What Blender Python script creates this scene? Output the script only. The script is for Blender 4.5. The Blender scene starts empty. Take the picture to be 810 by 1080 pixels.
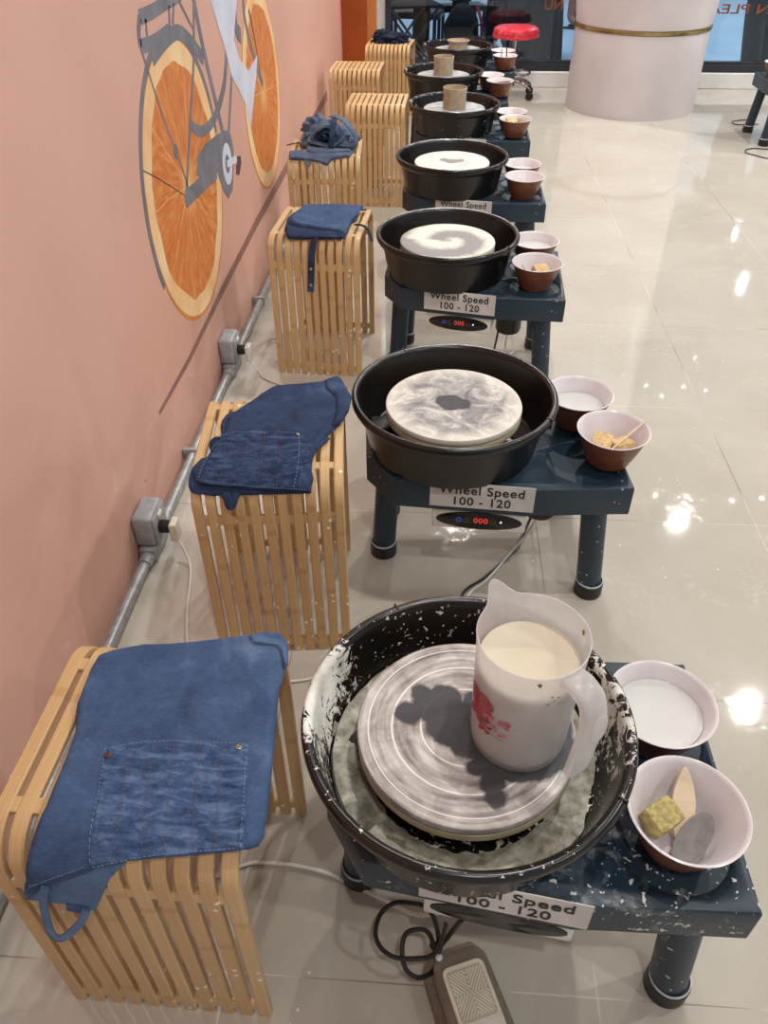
import bpy, bmesh, math, random
from mathutils import Vector, Matrix, noise
from mathutils.geometry import tessellate_polygon
random.seed(7)
C = bpy.context.scene.collection
PI = math.pi
R = math.radians

# ------------------------------------------------------------------ camera
CAM = Vector((0.6868, 0.0, 1.2950))
F_PX, PITCH, ROLL, YAW = 822.6, 39.595, -0.362, 4.0
_p, _r, _y = R(PITCH), R(ROLL), R(YAW)
RZ = Matrix.Rotation(_y, 3, 'Z')
fwd0 = Vector((0, math.cos(_p), -math.sin(_p))); up0 = Vector((0, math.sin(_p), math.cos(_p))); rt0 = Vector((1, 0, 0))
rt1 = rt0*math.cos(_r) + up0*math.sin(_r); up1 = -rt0*math.sin(_r) + up0*math.cos(_r)
RT, UP, FW = RZ @ rt1, RZ @ up1, RZ @ fwd0
cd = bpy.data.cameras.new('camera'); cam = bpy.data.objects.new('camera', cd); C.objects.link(cam)
cam.matrix_world = Matrix((( RT.x, UP.x, -FW.x, CAM.x), (RT.y, UP.y, -FW.y, CAM.y), (RT.z, UP.z, -FW.z, CAM.z), (0, 0, 0, 1)))
cd.sensor_fit = 'VERTICAL'; cd.sensor_height = 36.0; cd.lens = F_PX/1080*36.0; cd.clip_start = 0.02; cd.clip_end = 60
bpy.context.scene.camera = cam

def ray(u, v): return RT*((u-405)/F_PX) - UP*((v-540)/F_PX) + FW
def at_z(u, v, z):                      # where a sight line meets the level z
    d = ray(u, v); return CAM + d*((z-CAM.z)/d.z)
def at_y(u, v, y):
    d = ray(u, v); return CAM + d*((y-CAM.y)/d.y)
def at_x(u, v, x):
    d = ray(u, v); return CAM + d*((x-CAM.x)/d.x)

# ------------------------------------------------------------------ world, lamps, exposure
sc = bpy.context.scene
sc.view_settings.view_transform = 'Standard'; sc.view_settings.look = 'None'
sc.view_settings.gamma = 1.0; sc.view_settings.use_curve_mapping = False
sc.view_settings.exposure = 0.22
W = bpy.data.worlds.new('world'); sc.world = W; W.use_nodes = True
W.node_tree.nodes['Background'].inputs[0].default_value = (0.86, 0.93, 1.0, 1)
W.node_tree.nodes['Background'].inputs[1].default_value = 0.5
CEIL = 3.0
DOWNLIGHTS = [(2.84,3.29,1),(2.82,5.18,1),(0.95,3.29,.9),(0.95,5.18,1),(2.84,1.35,.8),(1.25,1.0,.85),(0.95,-0.45,.6),(2.84,-0.5,.6),
              (4.72,3.29,.7),(4.72,5.18,.7),(2.82,8.15,1),(4.74,10.16,1),(2.84,10.15,1),(0.95,8.15,1),(5.17,12.06,1),(0.90,6.3,1.7),(4.95,6.1,2.6),(0.92,7.4,1.4),(5.4,7.6,2.2)]  # closing entries are unseen lamps added to brighten the column, window and far floor
LAMP_W = 22.0

# ------------------------------------------------------------------ helpers
def tag(o, label=None, cat=None, group=None, kind=None):
    if label: o['label'] = label
    if cat: o['category'] = cat
    if group: o['group'] = group
    if kind: o['kind'] = kind
    return o
def empty(name, loc=(0,0,0), rz=0, label=None, cat=None, group=None):
    o = bpy.data.objects.new(name, None); C.objects.link(o); o.location = loc; o.rotation_euler = (0,0,rz)
    o.empty_display_size = .05
    return tag(o, label, cat, group)
def copy_tree(o, parent=None):
    c = o.copy(); C.objects.link(c)
    if parent: c.parent = parent
    for ch in list(o.children): copy_tree(ch, c)
    return c
def to_obj(name, bm, m, parent=None, smooth=True, sharp=35, recalc=True):
    if recalc: bmesh.ops.recalc_face_normals(bm, faces=bm.faces)
    me = bpy.data.meshes.new(name); bm.to_mesh(me); bm.free()
    for mm in (m if isinstance(m, (list, tuple)) else [m]): me.materials.append(mm)
    if smooth:
        for p in me.polygons: p.use_smooth = True
        try: me.set_sharp_from_angle(angle=R(sharp))
        except Exception: pass
    o = bpy.data.objects.new(name, me); C.objects.link(o)
    if parent: o.parent = parent
    return o
def BM(): return bmesh.new()
def a_box(bm, lo, hi, bev=0, M=None, seg=2):
    r = bmesh.ops.create_cube(bm, size=1); vs = r['verts']
    for v in vs:
        v.co = Vector([lo[i] + (v.co[i]+.5)*(hi[i]-lo[i]) for i in range(3)])
    if bev:
        es = list({e for v in vs for e in v.link_edges})
        rr = bmesh.ops.bevel(bm, geom=es, offset=bev, segments=seg, affect='EDGES', profile=.5)
        vs = [v for v in rr['verts']] if rr['verts'] else vs
        vs = list({v for f in rr['faces'] for v in f.verts} | {v for v in vs if v.is_valid})
        # collect the whole island
        seen = set(vs); st = list(vs)
        while st:
            v = st.pop()
            for e in v.link_edges:
                w = e.other_vert(v)
                if w not in seen: seen.add(w); st.append(w)
        vs = list(seen)
    if M is not None:
        for v in vs: v.co = M @ v.co
    return vs
def a_lathe(bm, prof, seg=48, cen=(0,0), M=None, mi=0, closed=False):
    rings = []
    for r, z in prof:
        if r < 1e-6: rings.append([bm.verts.new((cen[0], cen[1], z))])
        else: rings.append([bm.verts.new((cen[0]+r*math.cos(2*PI*k/seg), cen[1]+r*math.sin(2*PI*k/seg), z)) for k in range(seg)])
    pairs = list(zip(rings, rings[1:])) + ([(rings[-1], rings[0])] if closed else [])
    for a, b in pairs:
        for k in range(seg):
            k2 = (k+1) % seg
            if len(a) == 1 and len(b) == 1: continue
            if len(a) == 1: f = bm.faces.new((a[0], b[k], b[k2]))
            elif len(b) == 1: f = bm.faces.new((a[k], b[0], a[k2]))
            else: f = bm.faces.new((a[k], b[k], b[k2], a[k2]))
            f.material_index = mi
    vs = [v for r_ in rings for v in r_]
    if M is not None:
        for v in vs: v.co = M @ v.co
    return vs
def a_prism(bm, poly, z0, z1, M=None, bev=0):
    a = [bm.verts.new((p[0], p[1], z0)) for p in poly]; b = [bm.verts.new((p[0], p[1], z1)) for p in poly]
    n = len(poly)
    bm.faces.new(a); bm.faces.new(b)
    for i in range(n): bm.faces.new((a[i], a[(i+1) % n], b[(i+1) % n], b[i]))
    if bev:
        es = list({e for v in b for e in v.link_edges} | {e for v in a for e in v.link_edges})
        bmesh.ops.bevel(bm, geom=es, offset=bev, segments=2, affect='EDGES', profile=.5)
    elif M is not None:
        for v in a+b: v.co = M @ v.co
    return a+b
def catmull(pts, n=8, closed=False):
    P = [Vector(p) for p in pts]; out = []; L = len(P)
    rng = range(L if closed else L-1)
    for i in rng:
        if closed: p0, p1, p2, p3 = P[(i-1) % L], P[i], P[(i+1) % L], P[(i+2) % L]
        else: p0, p1, p2, p3 = P[max(i-1,0)], P[i], P[i+1], P[min(i+2, L-1)]
        for k in range(n):
            t = k/n
            out.append(.5*((2*p1)+(-p0+p2)*t+(2*p0-5*p1+4*p2-p3)*t*t+(-p0+3*p1-3*p2+p3)*t**3))
    if not closed: out.append(P[-1])
    return out
def a_tube(bm, path, r, seg=10, closed=False, cap=True, flat=None, up=None):
    # flat=(w,t): oval / strap cross-section instead of a round one
    P = [Vector(p) for p in path]; n = len(P); rings = []; prev = None
    for i, p in enumerate(P):
        a = P[(i-1) % n] if closed or i > 0 else P[i]; b = P[(i+1) % n] if closed or i < n-1 else P[i]
        t = (b-a).normalized()
        if prev is None:
            ref = Vector(up) if up else (Vector((0,0,1)) if abs(t.z) < .9 else Vector((1,0,0)))
            nrm = (ref - t*ref.dot(t)).normalized()
        else:
            ref = Vector(up) if up else prev
            nrm = (ref - t*ref.dot(t))
            nrm = nrm.normalized() if nrm.length > 1e-5 else prev
        prev = nrm; bi = t.cross(nrm)
        rr = r[i] if isinstance(r, (list, tuple)) else r
        ring = []
        for k in range(seg):
            an = 2*PI*k/seg
            if flat:
                cx, cy = math.cos(an), math.sin(an)
                x = math.copysign(abs(cx)**.45, cx)*flat[0]/2; y = math.copysign(abs(cy)**.6, cy)*flat[1]/2
                ring.append(bm.verts.new(p + bi*x + nrm*y))
            else: ring.append(bm.verts.new(p + (nrm*math.cos(an)+bi*math.sin(an))*rr))
        rings.append(ring)
    m = n if closed else n-1
    for i in range(m):
        a, b = rings[i], rings[(i+1) % n]
        for k in range(seg): bm.faces.new((a[k], a[(k+1) % seg], b[(k+1) % seg], b[k]))
    if cap and not closed:
        bm.faces.new(rings[0][::-1]); bm.faces.new(rings[-1])
def tube_obj(name, path, r, m, parent=None, seg=10, closed=False, smooth_n=8, **k):
    bm = BM(); a_tube(bm, catmull(path, smooth_n, closed) if smooth_n else path, r, seg, closed, **k)
    return to_obj(name, bm, m, parent)
def text_obj(name, s, size, m, parent=None, ext=.0004, align='CENTER', bold=0.0, spacing=1.0):
    cu = bpy.data.curves.new(name, 'FONT'); cu.body = s; cu.size = size; cu.extrude = ext; cu.align_x = align; cu.align_y = 'CENTER'
    cu.offset = bold; cu.space_character = spacing; cu.resolution_u = 4
    t = bpy.data.objects.new(name, cu); C.objects.link(t)
    bpy.context.view_layer.update()
    me = bpy.data.meshes.new_from_object(t.evaluated_get(bpy.context.evaluated_depsgraph_get()))
    bpy.data.objects.remove(t); bpy.data.curves.remove(cu)
    me.materials.clear(); me.materials.append(m)
    o = bpy.data.objects.new(name, me); C.objects.link(o)
    if parent: o.parent = parent
    return o

# ------------------------------------------------------------------ materials
def srgb(r, g, b):
    f = lambda c: (c/255/12.92) if c/255 <= .04045 else ((c/255+.055)/1.055)**2.4
    return (f(r), f(g), f(b), 1)
class NT:
    def __init__(s, name):
        s.m = bpy.data.materials.new(name); s.m.use_nodes = True; s.t = s.m.node_tree
        s.b = s.t.nodes['Principled BSDF']
    def n(s, typ, **k):
        x = s.t.nodes.new(typ)
        for a, v in k.items(): setattr(x, a, v)
        return x
    def l(s, a, b): s.t.links.new(a, b)
    def val(s, x, v):
        if hasattr(v, 'links') or hasattr(v, 'is_output'): s.l(v, x)
        else: x.default_value = v
    def coord(s, kind='Object', scale=(1,1,1), loc=(0,0,0), rot=(0,0,0)):
        tc = s.n('ShaderNodeTexCoord'); mp = s.n('ShaderNodeMapping')
        mp.inputs['Scale'].default_value = scale; mp.inputs['Location'].default_value = loc; mp.inputs['Rotation'].default_value = rot
        s.l(tc.outputs[kind], mp.inputs[0]); return mp.outputs[0]
    def noise(s, vec, scale, detail=4, rough=.55, dist=0):
        x = s.n('ShaderNodeTexNoise'); s.l(vec, x.inputs['Vector']); x.inputs['Scale'].default_value = scale
        x.inputs['Detail'].default_value = detail; x.inputs['Roughness'].default_value = rough; x.inputs['Distortion'].default_value = dist
        return x.outputs['Fac']
    def vor(s, vec, scale, feat='F1', out='Distance'):
        x = s.n('ShaderNodeTexVoronoi', feature=feat); s.l(vec, x.inputs['Vector']); x.inputs['Scale'].default_value = scale
        return x.outputs[out]
    def ramp(s, fac, *st):
        x = s.n('ShaderNodeValToRGB'); s.l(fac, x.inputs[0]); e = x.color_ramp.elements
        while len(e) < len(st): e.new(.5)
        for i, (p, c) in enumerate(st):
            e[i].position = p; e[i].color = c if isinstance(c, tuple) else (c, c, c, 1)
        return x.outputs[0]
    def mix(s, fac, a, b, bt='MIX'):
        x = s.n('ShaderNodeMix', data_type='RGBA', blend_type=bt); s.val(x.inputs[0], fac); s.val(x.inputs[6], a); s.val(x.inputs[7], b)
        return x.outputs[2]
    def math(s, op, a, b=0.0, c=0.0, clamp=False):
        x = s.n('ShaderNodeMath', operation=op, use_clamp=clamp); s.val(x.inputs[0], a); s.val(x.inputs[1], b); s.val(x.inputs[2], c)
        return x.outputs[0]
    def vdist(s, vec, pt):
        x = s.n('ShaderNodeVectorMath', operation='DISTANCE'); s.l(vec, x.inputs[0]); x.inputs[1].default_value = pt
        return x.outputs['Value']
    def sep(s, vec):
        x = s.n('ShaderNodeSeparateXYZ'); s.l(vec, x.inputs[0]); return x.outputs
    def bump(s, h, strength=.3, dist=.01):
        x = s.n('ShaderNodeBump'); x.inputs['Strength'].default_value = strength; x.inputs['Distance'].default_value = dist
        s.l(h, x.inputs['Height']); s.l(x.outputs[0], s.b.inputs['Normal'])
    def out(s, col=None, rough=None, **k):
        if col is not None: s.val(s.b.inputs['Base Color'], col)
        if rough is not None: s.val(s.b.inputs['Roughness'], rough)
        for a, v in k.items(): s.val(s.b.inputs[a.replace('_', ' ')], v)
        return s.m
def pm(name, c1, c2=None, scale=30, rough=.5, bump=0, metal=0, detail=4, lo=.35, hi=.65, kind='Object', spec=None):
    t = NT(name); v = t.coord(kind); f = t.noise(v, scale, detail)
    c2 = c2 or tuple(min(1, x*.85) for x in c1[:3])+(1,)
    t.out(t.ramp(f, (lo, c1), (hi, c2)), rough, Metallic=metal)
    if spec is not None: t.b.inputs['Specular IOR Level'].default_value = spec
    if bump: t.bump(f, bump, .003)
    return t.m

def m_floor():
    t = NT('glossy_beige_tile'); v = t.coord('Object'); x, y, z = t.sep(v)
    def grid(c, off):
        q = t.math('DIVIDE', t.math('SUBTRACT', c, off), .5567)
        fr = t.math('FRACT', q); d = t.math('MINIMUM', fr, t.math('SUBTRACT', 1.0, fr))
        return t.math('MULTIPLY', d, .5567), t.math('FLOOR', q)
    dx, ix = grid(x, 1.525-.5567*20); dy, iy = grid(y, 1.565-.5567*20)
    d = t.math('MINIMUM', dx, dy)
    wob = t.noise(v, 9, 3)
    g = t.math('LESS_THAN', d, t.math('MULTIPLY', wob, .0024))
    wn = t.n('ShaderNodeTexWhiteNoise', noise_dimensions='2D'); cb = t.n('ShaderNodeCombineXYZ')
    t.l(ix, cb.inputs[0]); t.l(iy, cb.inputs[1]); t.l(cb.outputs[0], wn.inputs['Vector'])
    base = t.ramp(t.noise(v, 2.2, 5, .6, .5), (.3, srgb(178,171,159)), (.7, srgb(192,186,175)))
    base = t.mix(t.math('MULTIPLY', wn.outputs['Value'], .12), base, srgb(160,150,133))
    cl = t.noise(v, 55, 4, .6); smear = t.math('MULTIPLY', t.ramp(t.noise(v, 5, 5, .65, 1.2), (.52, 0.0), (.66, 1.0)), t.ramp(cl, (.45, 0.0), (.7, .55)))
    base = t.mix(smear, base, srgb(205,200,190))
    gc = t.ramp(t.noise(v, 3.1, 2), (.42, srgb(206,200,188)), (.58, srgb(140,131,117)))
    base = t.mix(g, base, gc)
    sp = t.vor(v, 26); sn = t.noise(v, 4, 2)
    s1 = t.math('MULTIPLY', t.math('LESS_THAN', sp, t.math('MULTIPLY', sn, .11)), t.math('GREATER_THAN', sn, .52))
    base = t.mix(s1, base, srgb(225,222,214))
    rough = t.math('ADD', t.math('MULTIPLY', smear, .25), t.math('MULTIPLY_ADD', t.noise(v, 1.5, 4), .045, .018))
    t.bump(t.math('SUBTRACT', t.math('MULTIPLY', t.noise(v, 3.0, 2), .25), g), .12, .002)
    return t.out(base, rough, Specular_IOR_Level=.8)
def m_wall():
    t = NT('pink_painted_plaster'); v = t.coord('Object')
    b = t.ramp(t.noise(v, 1.1, 5, .6, .3), (.3, srgb(206,157,140)), (.72, srgb(218,171,154)))
    dirt = t.ramp(t.noise(v, 3.2, 6, .65, .6), (.5, 0.0), (.75, .5))
    zz = t.sep(v)[2]
    low = t.math('SUBTRACT', 1.0, t.math('DIVIDE', zz, .75), clamp=True)
    b = t.mix(t.math('MULTIPLY', dirt, low), b, srgb(150,96,80))
    b = t.mix(t.math('MULTIPLY', t.ramp(t.noise(v, 6, 5, .7, 2.5), (.60, 0.0), (.66, .35)), low), b, srgb(226,196,182))
    # fine pale drips and clay specks
    vs = t.coord('Object', scale=(1, 1, .22)); sp = t.vor(vs, 15); sn = t.noise(v, 3, 2)
    m = t.math('MULTIPLY', t.math('LESS_THAN', sp, t.math('MULTIPLY', sn, .085)), t.math('GREATER_THAN', sn, .47))
    b = t.mix(m, b, srgb(238,222,210))
    sp2 = t.vor(t.coord('Object', loc=(3.3, 1.7, 5)), 9); m2 = t.math('LESS_THAN', sp2, .028)
    b = t.mix(m2, b, srgb(120,78,62))
    t.bump(t.noise(v, 14, 4), .10, .004)
    return t.out(b, .42)
def m_bamboo():
    t = NT('carbonised_bamboo'); uv = t.coord('UV'); s = t.sep(uv)
    idx = t.math('FLOOR', s[0]); oi = t.n('ShaderNodeObjectInfo')
    wn = t.n('ShaderNodeTexWhiteNoise', noise_dimensions='2D'); cb = t.n('ShaderNodeCombineXYZ'); t.l(idx, cb.inputs[0]); t.l(oi.outputs['Random'], cb.inputs[1]); t.l(cb.outputs[0], wn.inputs['Vector'])
    cb2 = t.n('ShaderNodeCombineXYZ'); t.l(t.math('MULTIPLY', s[0], 26), cb2.inputs[0]); t.l(t.math('MULTIPLY', s[1], 3.2), cb2.inputs[1]); t.l(t.math('MULTIPLY', oi.outputs['Random'], 50), cb2.inputs[2])
    g = t.noise(cb2.outputs[0], 1.0, 5, .6)
    b = t.ramp(g, (.25, srgb(186,149,102)), (.75, srgb(212,181,134)))
    b = t.mix(t.math('MULTIPLY', wn.outputs['Value'], .38), b, srgb(172,130,84))
    # bamboo nodes: a darker knot every so often along each strip
    q = t.math('FRACT', t.math('ADD', t.math('MULTIPLY', s[1], 3.1), t.math('MULTIPLY', wn.outputs['Value'], 9.7)))
    k = t.math('LESS_THAN', q, .045)
    b = t.mix(t.math('MULTIPLY', k, .25), b, srgb(140,96,52))
    v = t.coord('Object'); sp = t.vor(v, 40); sn = t.noise(v, 6, 2)
    cm = t.math('MULTIPLY', t.math('LESS_THAN', sp, t.math('MULTIPLY', sn, .24)), t.math('GREATER_THAN', sn, .555))
    b = t.mix(cm, b, srgb(232,226,212))
    t.bump(g, .12, .002)
    return t.out(b, .38)
def m_denim(name, a, b, c):
    t = NT(name); v = t.coord('Object')
    f = t.noise(v, 14, 6, .65, .4); col = t.ramp(f, (.3, a), (.55, b), (.8, c))
    st = t.noise(t.coord('Object', scale=(1, 9, 3)), 120, 3, .7)
    col = t.mix(t.ramp(st, (.4, 0.0), (.75, .35)), col, c)
    tw = t.n('ShaderNodeTexWave', wave_type='BANDS', bands_direction='DIAGONAL'); t.l(v, tw.inputs[0]); tw.inputs['Scale'].default_value = 420; tw.inputs['Distortion'].default_value = 1.5
    col = t.mix(t.math('MULTIPLY', tw.outputs['Fac'], .14), col, a)
    h = t.math('ADD', t.noise(v, 70, 5, .7), t.math('MULTIPLY', tw.outputs['Fac'], .15))
    t.bump(h, .6, .003)
    return t.out(col, .92, Specular_IOR_Level=.15)
def m_denim_worn(name, a, b, c):
    t = NT(name); v = t.coord('Object')
    f = t.noise(t.coord('Object', scale=(1, 3.2, 3.2)), 26, 6, .7, .5); g = t.noise(v, 60, 4, .7)
    col = t.ramp(t.math('ADD', t.math('MULTIPLY', f, .75), t.math('MULTIPLY', g, .25)), (.36, a), (.5, b), (.64, c))
    t.bump(t.math('ADD', f, t.noise(v, 200, 3, .7)), .6, .003)
    return t.out(col, .92, Specular_IOR_Level=.15)
def m_navy():
    t = NT('navy_moulded_plastic'); v = t.coord('Object')
    f = t.noise(v, 7, 5, .6); b = t.ramp(f, (.3, srgb(26,44,57)), (.75, srgb(34,56,71)))
    sp = t.vor(v, 55); sn = t.noise(v, 5, 2)
    m = t.math('MULTIPLY', t.math('LESS_THAN', sp, t.math('MULTIPLY', sn, .2)), t.math('GREATER_THAN', sn, .53))
    b = t.mix(m, b, srgb(170,176,176))
    t.bump(t.noise(v, 160, 3), .08, .001)
    return t.out(b, .42)
def m_navy_clay():
    t = NT('navy_plastic_splashed_with_clay'); v = t.coord('Object')
    f = t.noise(v, 7, 5, .6); b = t.ramp(f, (.3, srgb(26,43,56)), (.75, srgb(34,54,69)))
    near = t.math('SUBTRACT', 1.0, t.math('DIVIDE', t.vdist(v, (.22, -.11, .326)), .22), clamp=True)
    sm = t.math('ADD', t.noise(v, 26, 6, .7, .6), t.math('MULTIPLY', near, .16))
    b = t.mix(t.ramp(sm, (.63, 0.0), (.77, .6)), b, srgb(150,156,158))
    m = t.math('MULTIPLY', t.math('GREATER_THAN', t.noise(v, 95, 2, .5, .4), t.math('MULTIPLY_ADD', near, -.06, .69)), t.math('GREATER_THAN', t.noise(v, 10, 3, .7), .46))
    b = t.mix(m, b, srgb(200,202,198))
    t.bump(t.noise(v, 160, 3), .08, .001)
    return t.out(b, .45)
def m_basin(splash, lr=1.0):
    t = NT('black_basin_plastic' + ('_with_clay_splashes' if splash else '') + ('_light' if lr < 1 else '')); v = t.coord('Object')
    f = t.noise(v, 20, 5); b = t.ramp(f, (.3, srgb(15,12,11)), (.8, srgb(26,21,19)))
    rough = .27
    if splash:
        x, y, z = t.sep(v)
        sn = t.noise(v, 42, 6, .75, .8)
        L = t.math('SUBTRACT', 1.0, t.math('DIVIDE', t.vdist(v, (-.19, .03, .44)), .13), clamp=True)
        Rr = t.math('SUBTRACT', 1.0, t.math('DIVIDE', t.vdist(v, (.20, .03, .44)), .17), clamp=True)
        inn = t.math('LESS_THAN', t.math('SQRT', t.math('ADD', t.math('MULTIPLY', x, x), t.math('MULTIPLY', y, y))), t.math('MULTIPLY_ADD', z, .21, .1035))
        low = t.math('MULTIPLY', t.math('MULTIPLY', t.math('SUBTRACT', .41, z), 1.2, clamp=True), inn)
        g = t.math('ADD', sn, t.math('MULTIPLY', L, .37*lr)); g = t.math('ADD', g, t.math('MULTIPLY', Rr, .21*lr)); g = t.math('ADD', g, low)
        g = t.math('SUBTRACT', g, t.math('MULTIPLY', t.math('GREATER_THAN', z, .4495), .0))
        # keep the outside of the wall clean
        rad = t.math('SQRT', t.math('ADD', t.math('MULTIPLY', x, x), t.math('MULTIPLY', y, y)))
        clean = t.math('MULTIPLY', t.math('GREATER_THAN', rad, .2125), .12)
        g = t.math('SUBTRACT', g, clean)
        k = t.ramp(g, (.66, 0.0), (.68, 1.0))
        cc = t.ramp(t.noise(v, 30, 4), (.35, srgb(232,230,224)), (.65, srgb(188,184,172)))
        b = t.mix(k, b, cc)
        m = t.math('MULTIPLY', t.math('GREATER_THAN', t.noise(v, 120, 2, .5, .4), .665 if lr == 1 else .72), t.math('GREATER_THAN', t.noise(v, 13, 3, .7), .47)); m = t.math('MULTIPLY', m, t.math('LESS_THAN', rad, .213))
        b = t.mix(m, b, srgb(205,203,196))
        rough = t.math('MULTIPLY_ADD', k, .5, .25)
    t.bump(t.noise(v, 30, 3), .05, .002)
    return t.out(b, rough)
def m_bat(name, kind):
    t = NT(name); v = t.coord('Object'); x, y, z = t.sep(v)
    rad = t.math('SQRT', t.math('ADD', t.math('MULTIPLY', x, x), t.math('MULTIPLY', y, y)))
    ang = t.math('ARCTAN2', y, x)
    cb = t.n('ShaderNodeCombineXYZ'); t.l(t.math('MULTIPLY', rad, 90), cb.inputs[0]); t.l(t.math('MULTIPLY', t.math('SINE', ang), 1.1), cb.inputs[1]); t.l(t.math('MULTIPLY', t.math('COSINE', ang), 1.1), cb.inputs[2])
    rings = t.noise(cb.outputs[0], 1.0, 5, .6); mot = t.noise(v, 16, 6, .7, 1.0)
    if kind == 'ring':
        b = t.ramp(t.math('ADD', t.math('MULTIPLY', rings, .6), t.math('MULTIPLY', mot, .4)), (.36, srgb(106,102,103)), (.49, srgb(164,157,154)), (.64, srgb(216,210,206)))
        for rr, w in ((.098, .0012), (.06, .0012), (.129, .0008)):
            ln = t.math('LESS_THAN', t.math('ABSOLUTE', t.math('SUBTRACT', rad, rr)), w)
            b = t.mix(t.math('MULTIPLY', ln, .9), b, srgb(240,236,232))
        wet = [(-.020, .004, .034), (-.027, .040, .026), (-.050, .030, .024), (-.074, .018, .018), (-.060, .050, .014), (.012, .038, .02), (.006, -.030, .024), (.010, -.058, .015), (.030, -.080, .017), (.033, -.100, .015), (.066, -.006, .074), (.105, -.035, .028)]
        dark = srgb(50,50,54)
    elif kind == 'grey':
        b = t.ramp(mot, (.36, srgb(112,110,112)), (.5, srgb(156,153,152)), (.64, srgb(216,211,203)))
        edge = t.ramp(rad, (.10, 0.0), (.143, .8)); b = t.mix(edge, b, srgb(226,220,208)); wet = [(-.004, 0, .030), (.016, -.006, .022), (-.018,.006,.022)]; dark = srgb(52,52,54)
    elif kind == 'swirl':
        q = t.math('ADD', t.math('MULTIPLY', rad, 14), t.math('ADD', t.math('MULTIPLY', ang, .25), t.math('MULTIPLY', mot, .8)))
        sw = t.math('SINE', t.math('MULTIPLY', q, 3.2))
        b = t.ramp(t.math('MULTIPLY_ADD', sw, .5, .5), (.25, srgb(144,142,142)), (.6, srgb(198,194,184)), (.85, srgb(218,214,204))); wet = [(0, 0, .012)]; dark = srgb(150,146,140)
    elif kind == 'dull':
        b = t.ramp(mot, (.36, srgb(120,122,124)), (.6, srgb(172,172,170))); wet = [(0, 0, .02)]; dark = srgb(96,94,92)
    else:
        b = t.ramp(t.math('ADD', t.math('MULTIPLY', mot, .7), t.math('MULTIPLY', rings, .3)), (.38, srgb(182,176,170)), (.6, srgb(226,221,212))); wet = [(0, 0, .028), (-.03, .015, .02), (.03,.01,.02)]; dark = srgb(112,108,106)
    d = None
    for px, py, pr in wet:
        q = t.math('SUBTRACT', t.vdist(v, (px, py, .423)), pr)
        d = q if d is None else t.math('MINIMUM', d, q)
    d = t.math('ADD', d, t.math('MULTIPLY', t.math('SUBTRACT', t.noise(v, 30, 3), .5), .022))
    k = t.ramp(t.math('MULTIPLY_ADD', d, 60, .5), (.35, 1.0), (.65, 0.0))
    b = t.mix(t.math('MULTIPLY', k, .97), b, t.mix(mot, dark, tuple(c*1.5 for c in dark[:3])+(1,)))
    t.bump(t.math('ADD', rings, mot), .25, .0012)
    return t.out(b, t.math('MULTIPLY_ADD', k, -.06, .72))
def m_emit(name, col, s):
    t = NT(name); t.b.inputs['Emission Color'].default_value = col; t.b.inputs['Emission Strength'].default_value = s
    return t.out((0, 0, 0, 1), .5)
def m_glass():
    t = NT('tinted_window_glass'); t.t.nodes.remove(t.b)
    o = t.t.nodes['Material Output']; tr = t.n('ShaderNodeBsdfTransparent'); gl = t.n('ShaderNodeBsdfGlossy'); fr = t.n('ShaderNodeFresnel'); mx = t.n('ShaderNodeMixShader')
    tr.inputs[0].default_value = (.80, .88, .94, 1); gl.inputs['Roughness'].default_value = .01; fr.inputs[0].default_value = 1.5
    nz = t.noise(t.coord('Object'), 2, 2); gl.inputs[0].default_value = (.9, .95, 1, 1)
    t.l(fr.outputs[0], mx.inputs[0]); t.l(tr.outputs[0], mx.inputs[1]); t.l(gl.outputs[0], mx.inputs[2]); t.l(mx.outputs[0], o.inputs[0])
    return t.m
def m_pitcher():
    t = NT('milky_polypropylene'); v = t.coord('Object'); o = t.t.nodes['Material Output']
    f = t.noise(v, 30, 4); sp = t.noise(v, 90, 4, .7)
    x, y, z = t.sep(v)
    col = t.mix(t.ramp(sp, (.62, 0.0), (.7, .45)), (.76, .74, .745, 1), srgb(176,158,132))
    t.out(col, .28, Subsurface_Weight=.0, Transmission_Weight=0.0)
    tr = t.n('ShaderNodeBsdfTranslucent'); tr.inputs[0].default_value = (.9, .87, .84, 1)
    tp = t.n('ShaderNodeBsdfTransparent'); m1 = t.n('ShaderNodeMixShader'); m1.inputs[0].default_value = .45
    m2 = t.n('ShaderNodeMixShader'); m2.inputs[0].default_value = .42
    t.l(t.b.outputs[0], m1.inputs[1]); t.l(tr.outputs[0], m1.inputs[2]); t.l(m1.outputs[0], m2.inputs[1]); t.l(tp.outputs[0], m2.inputs[2]); t.l(m2.outputs[0], o.inputs[0])
    return t.m
def m_wood(name, a, b, axis=(1, 1, .15), sc=60, rough=.45):
    t = NT(name); v = t.coord('Object', scale=axis); g = t.noise(v, sc, 5, .65, .6)
    t.bump(g, .15, .001)
    return t.out(t.ramp(g, (.3, a), (.7, b)), rough)
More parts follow.
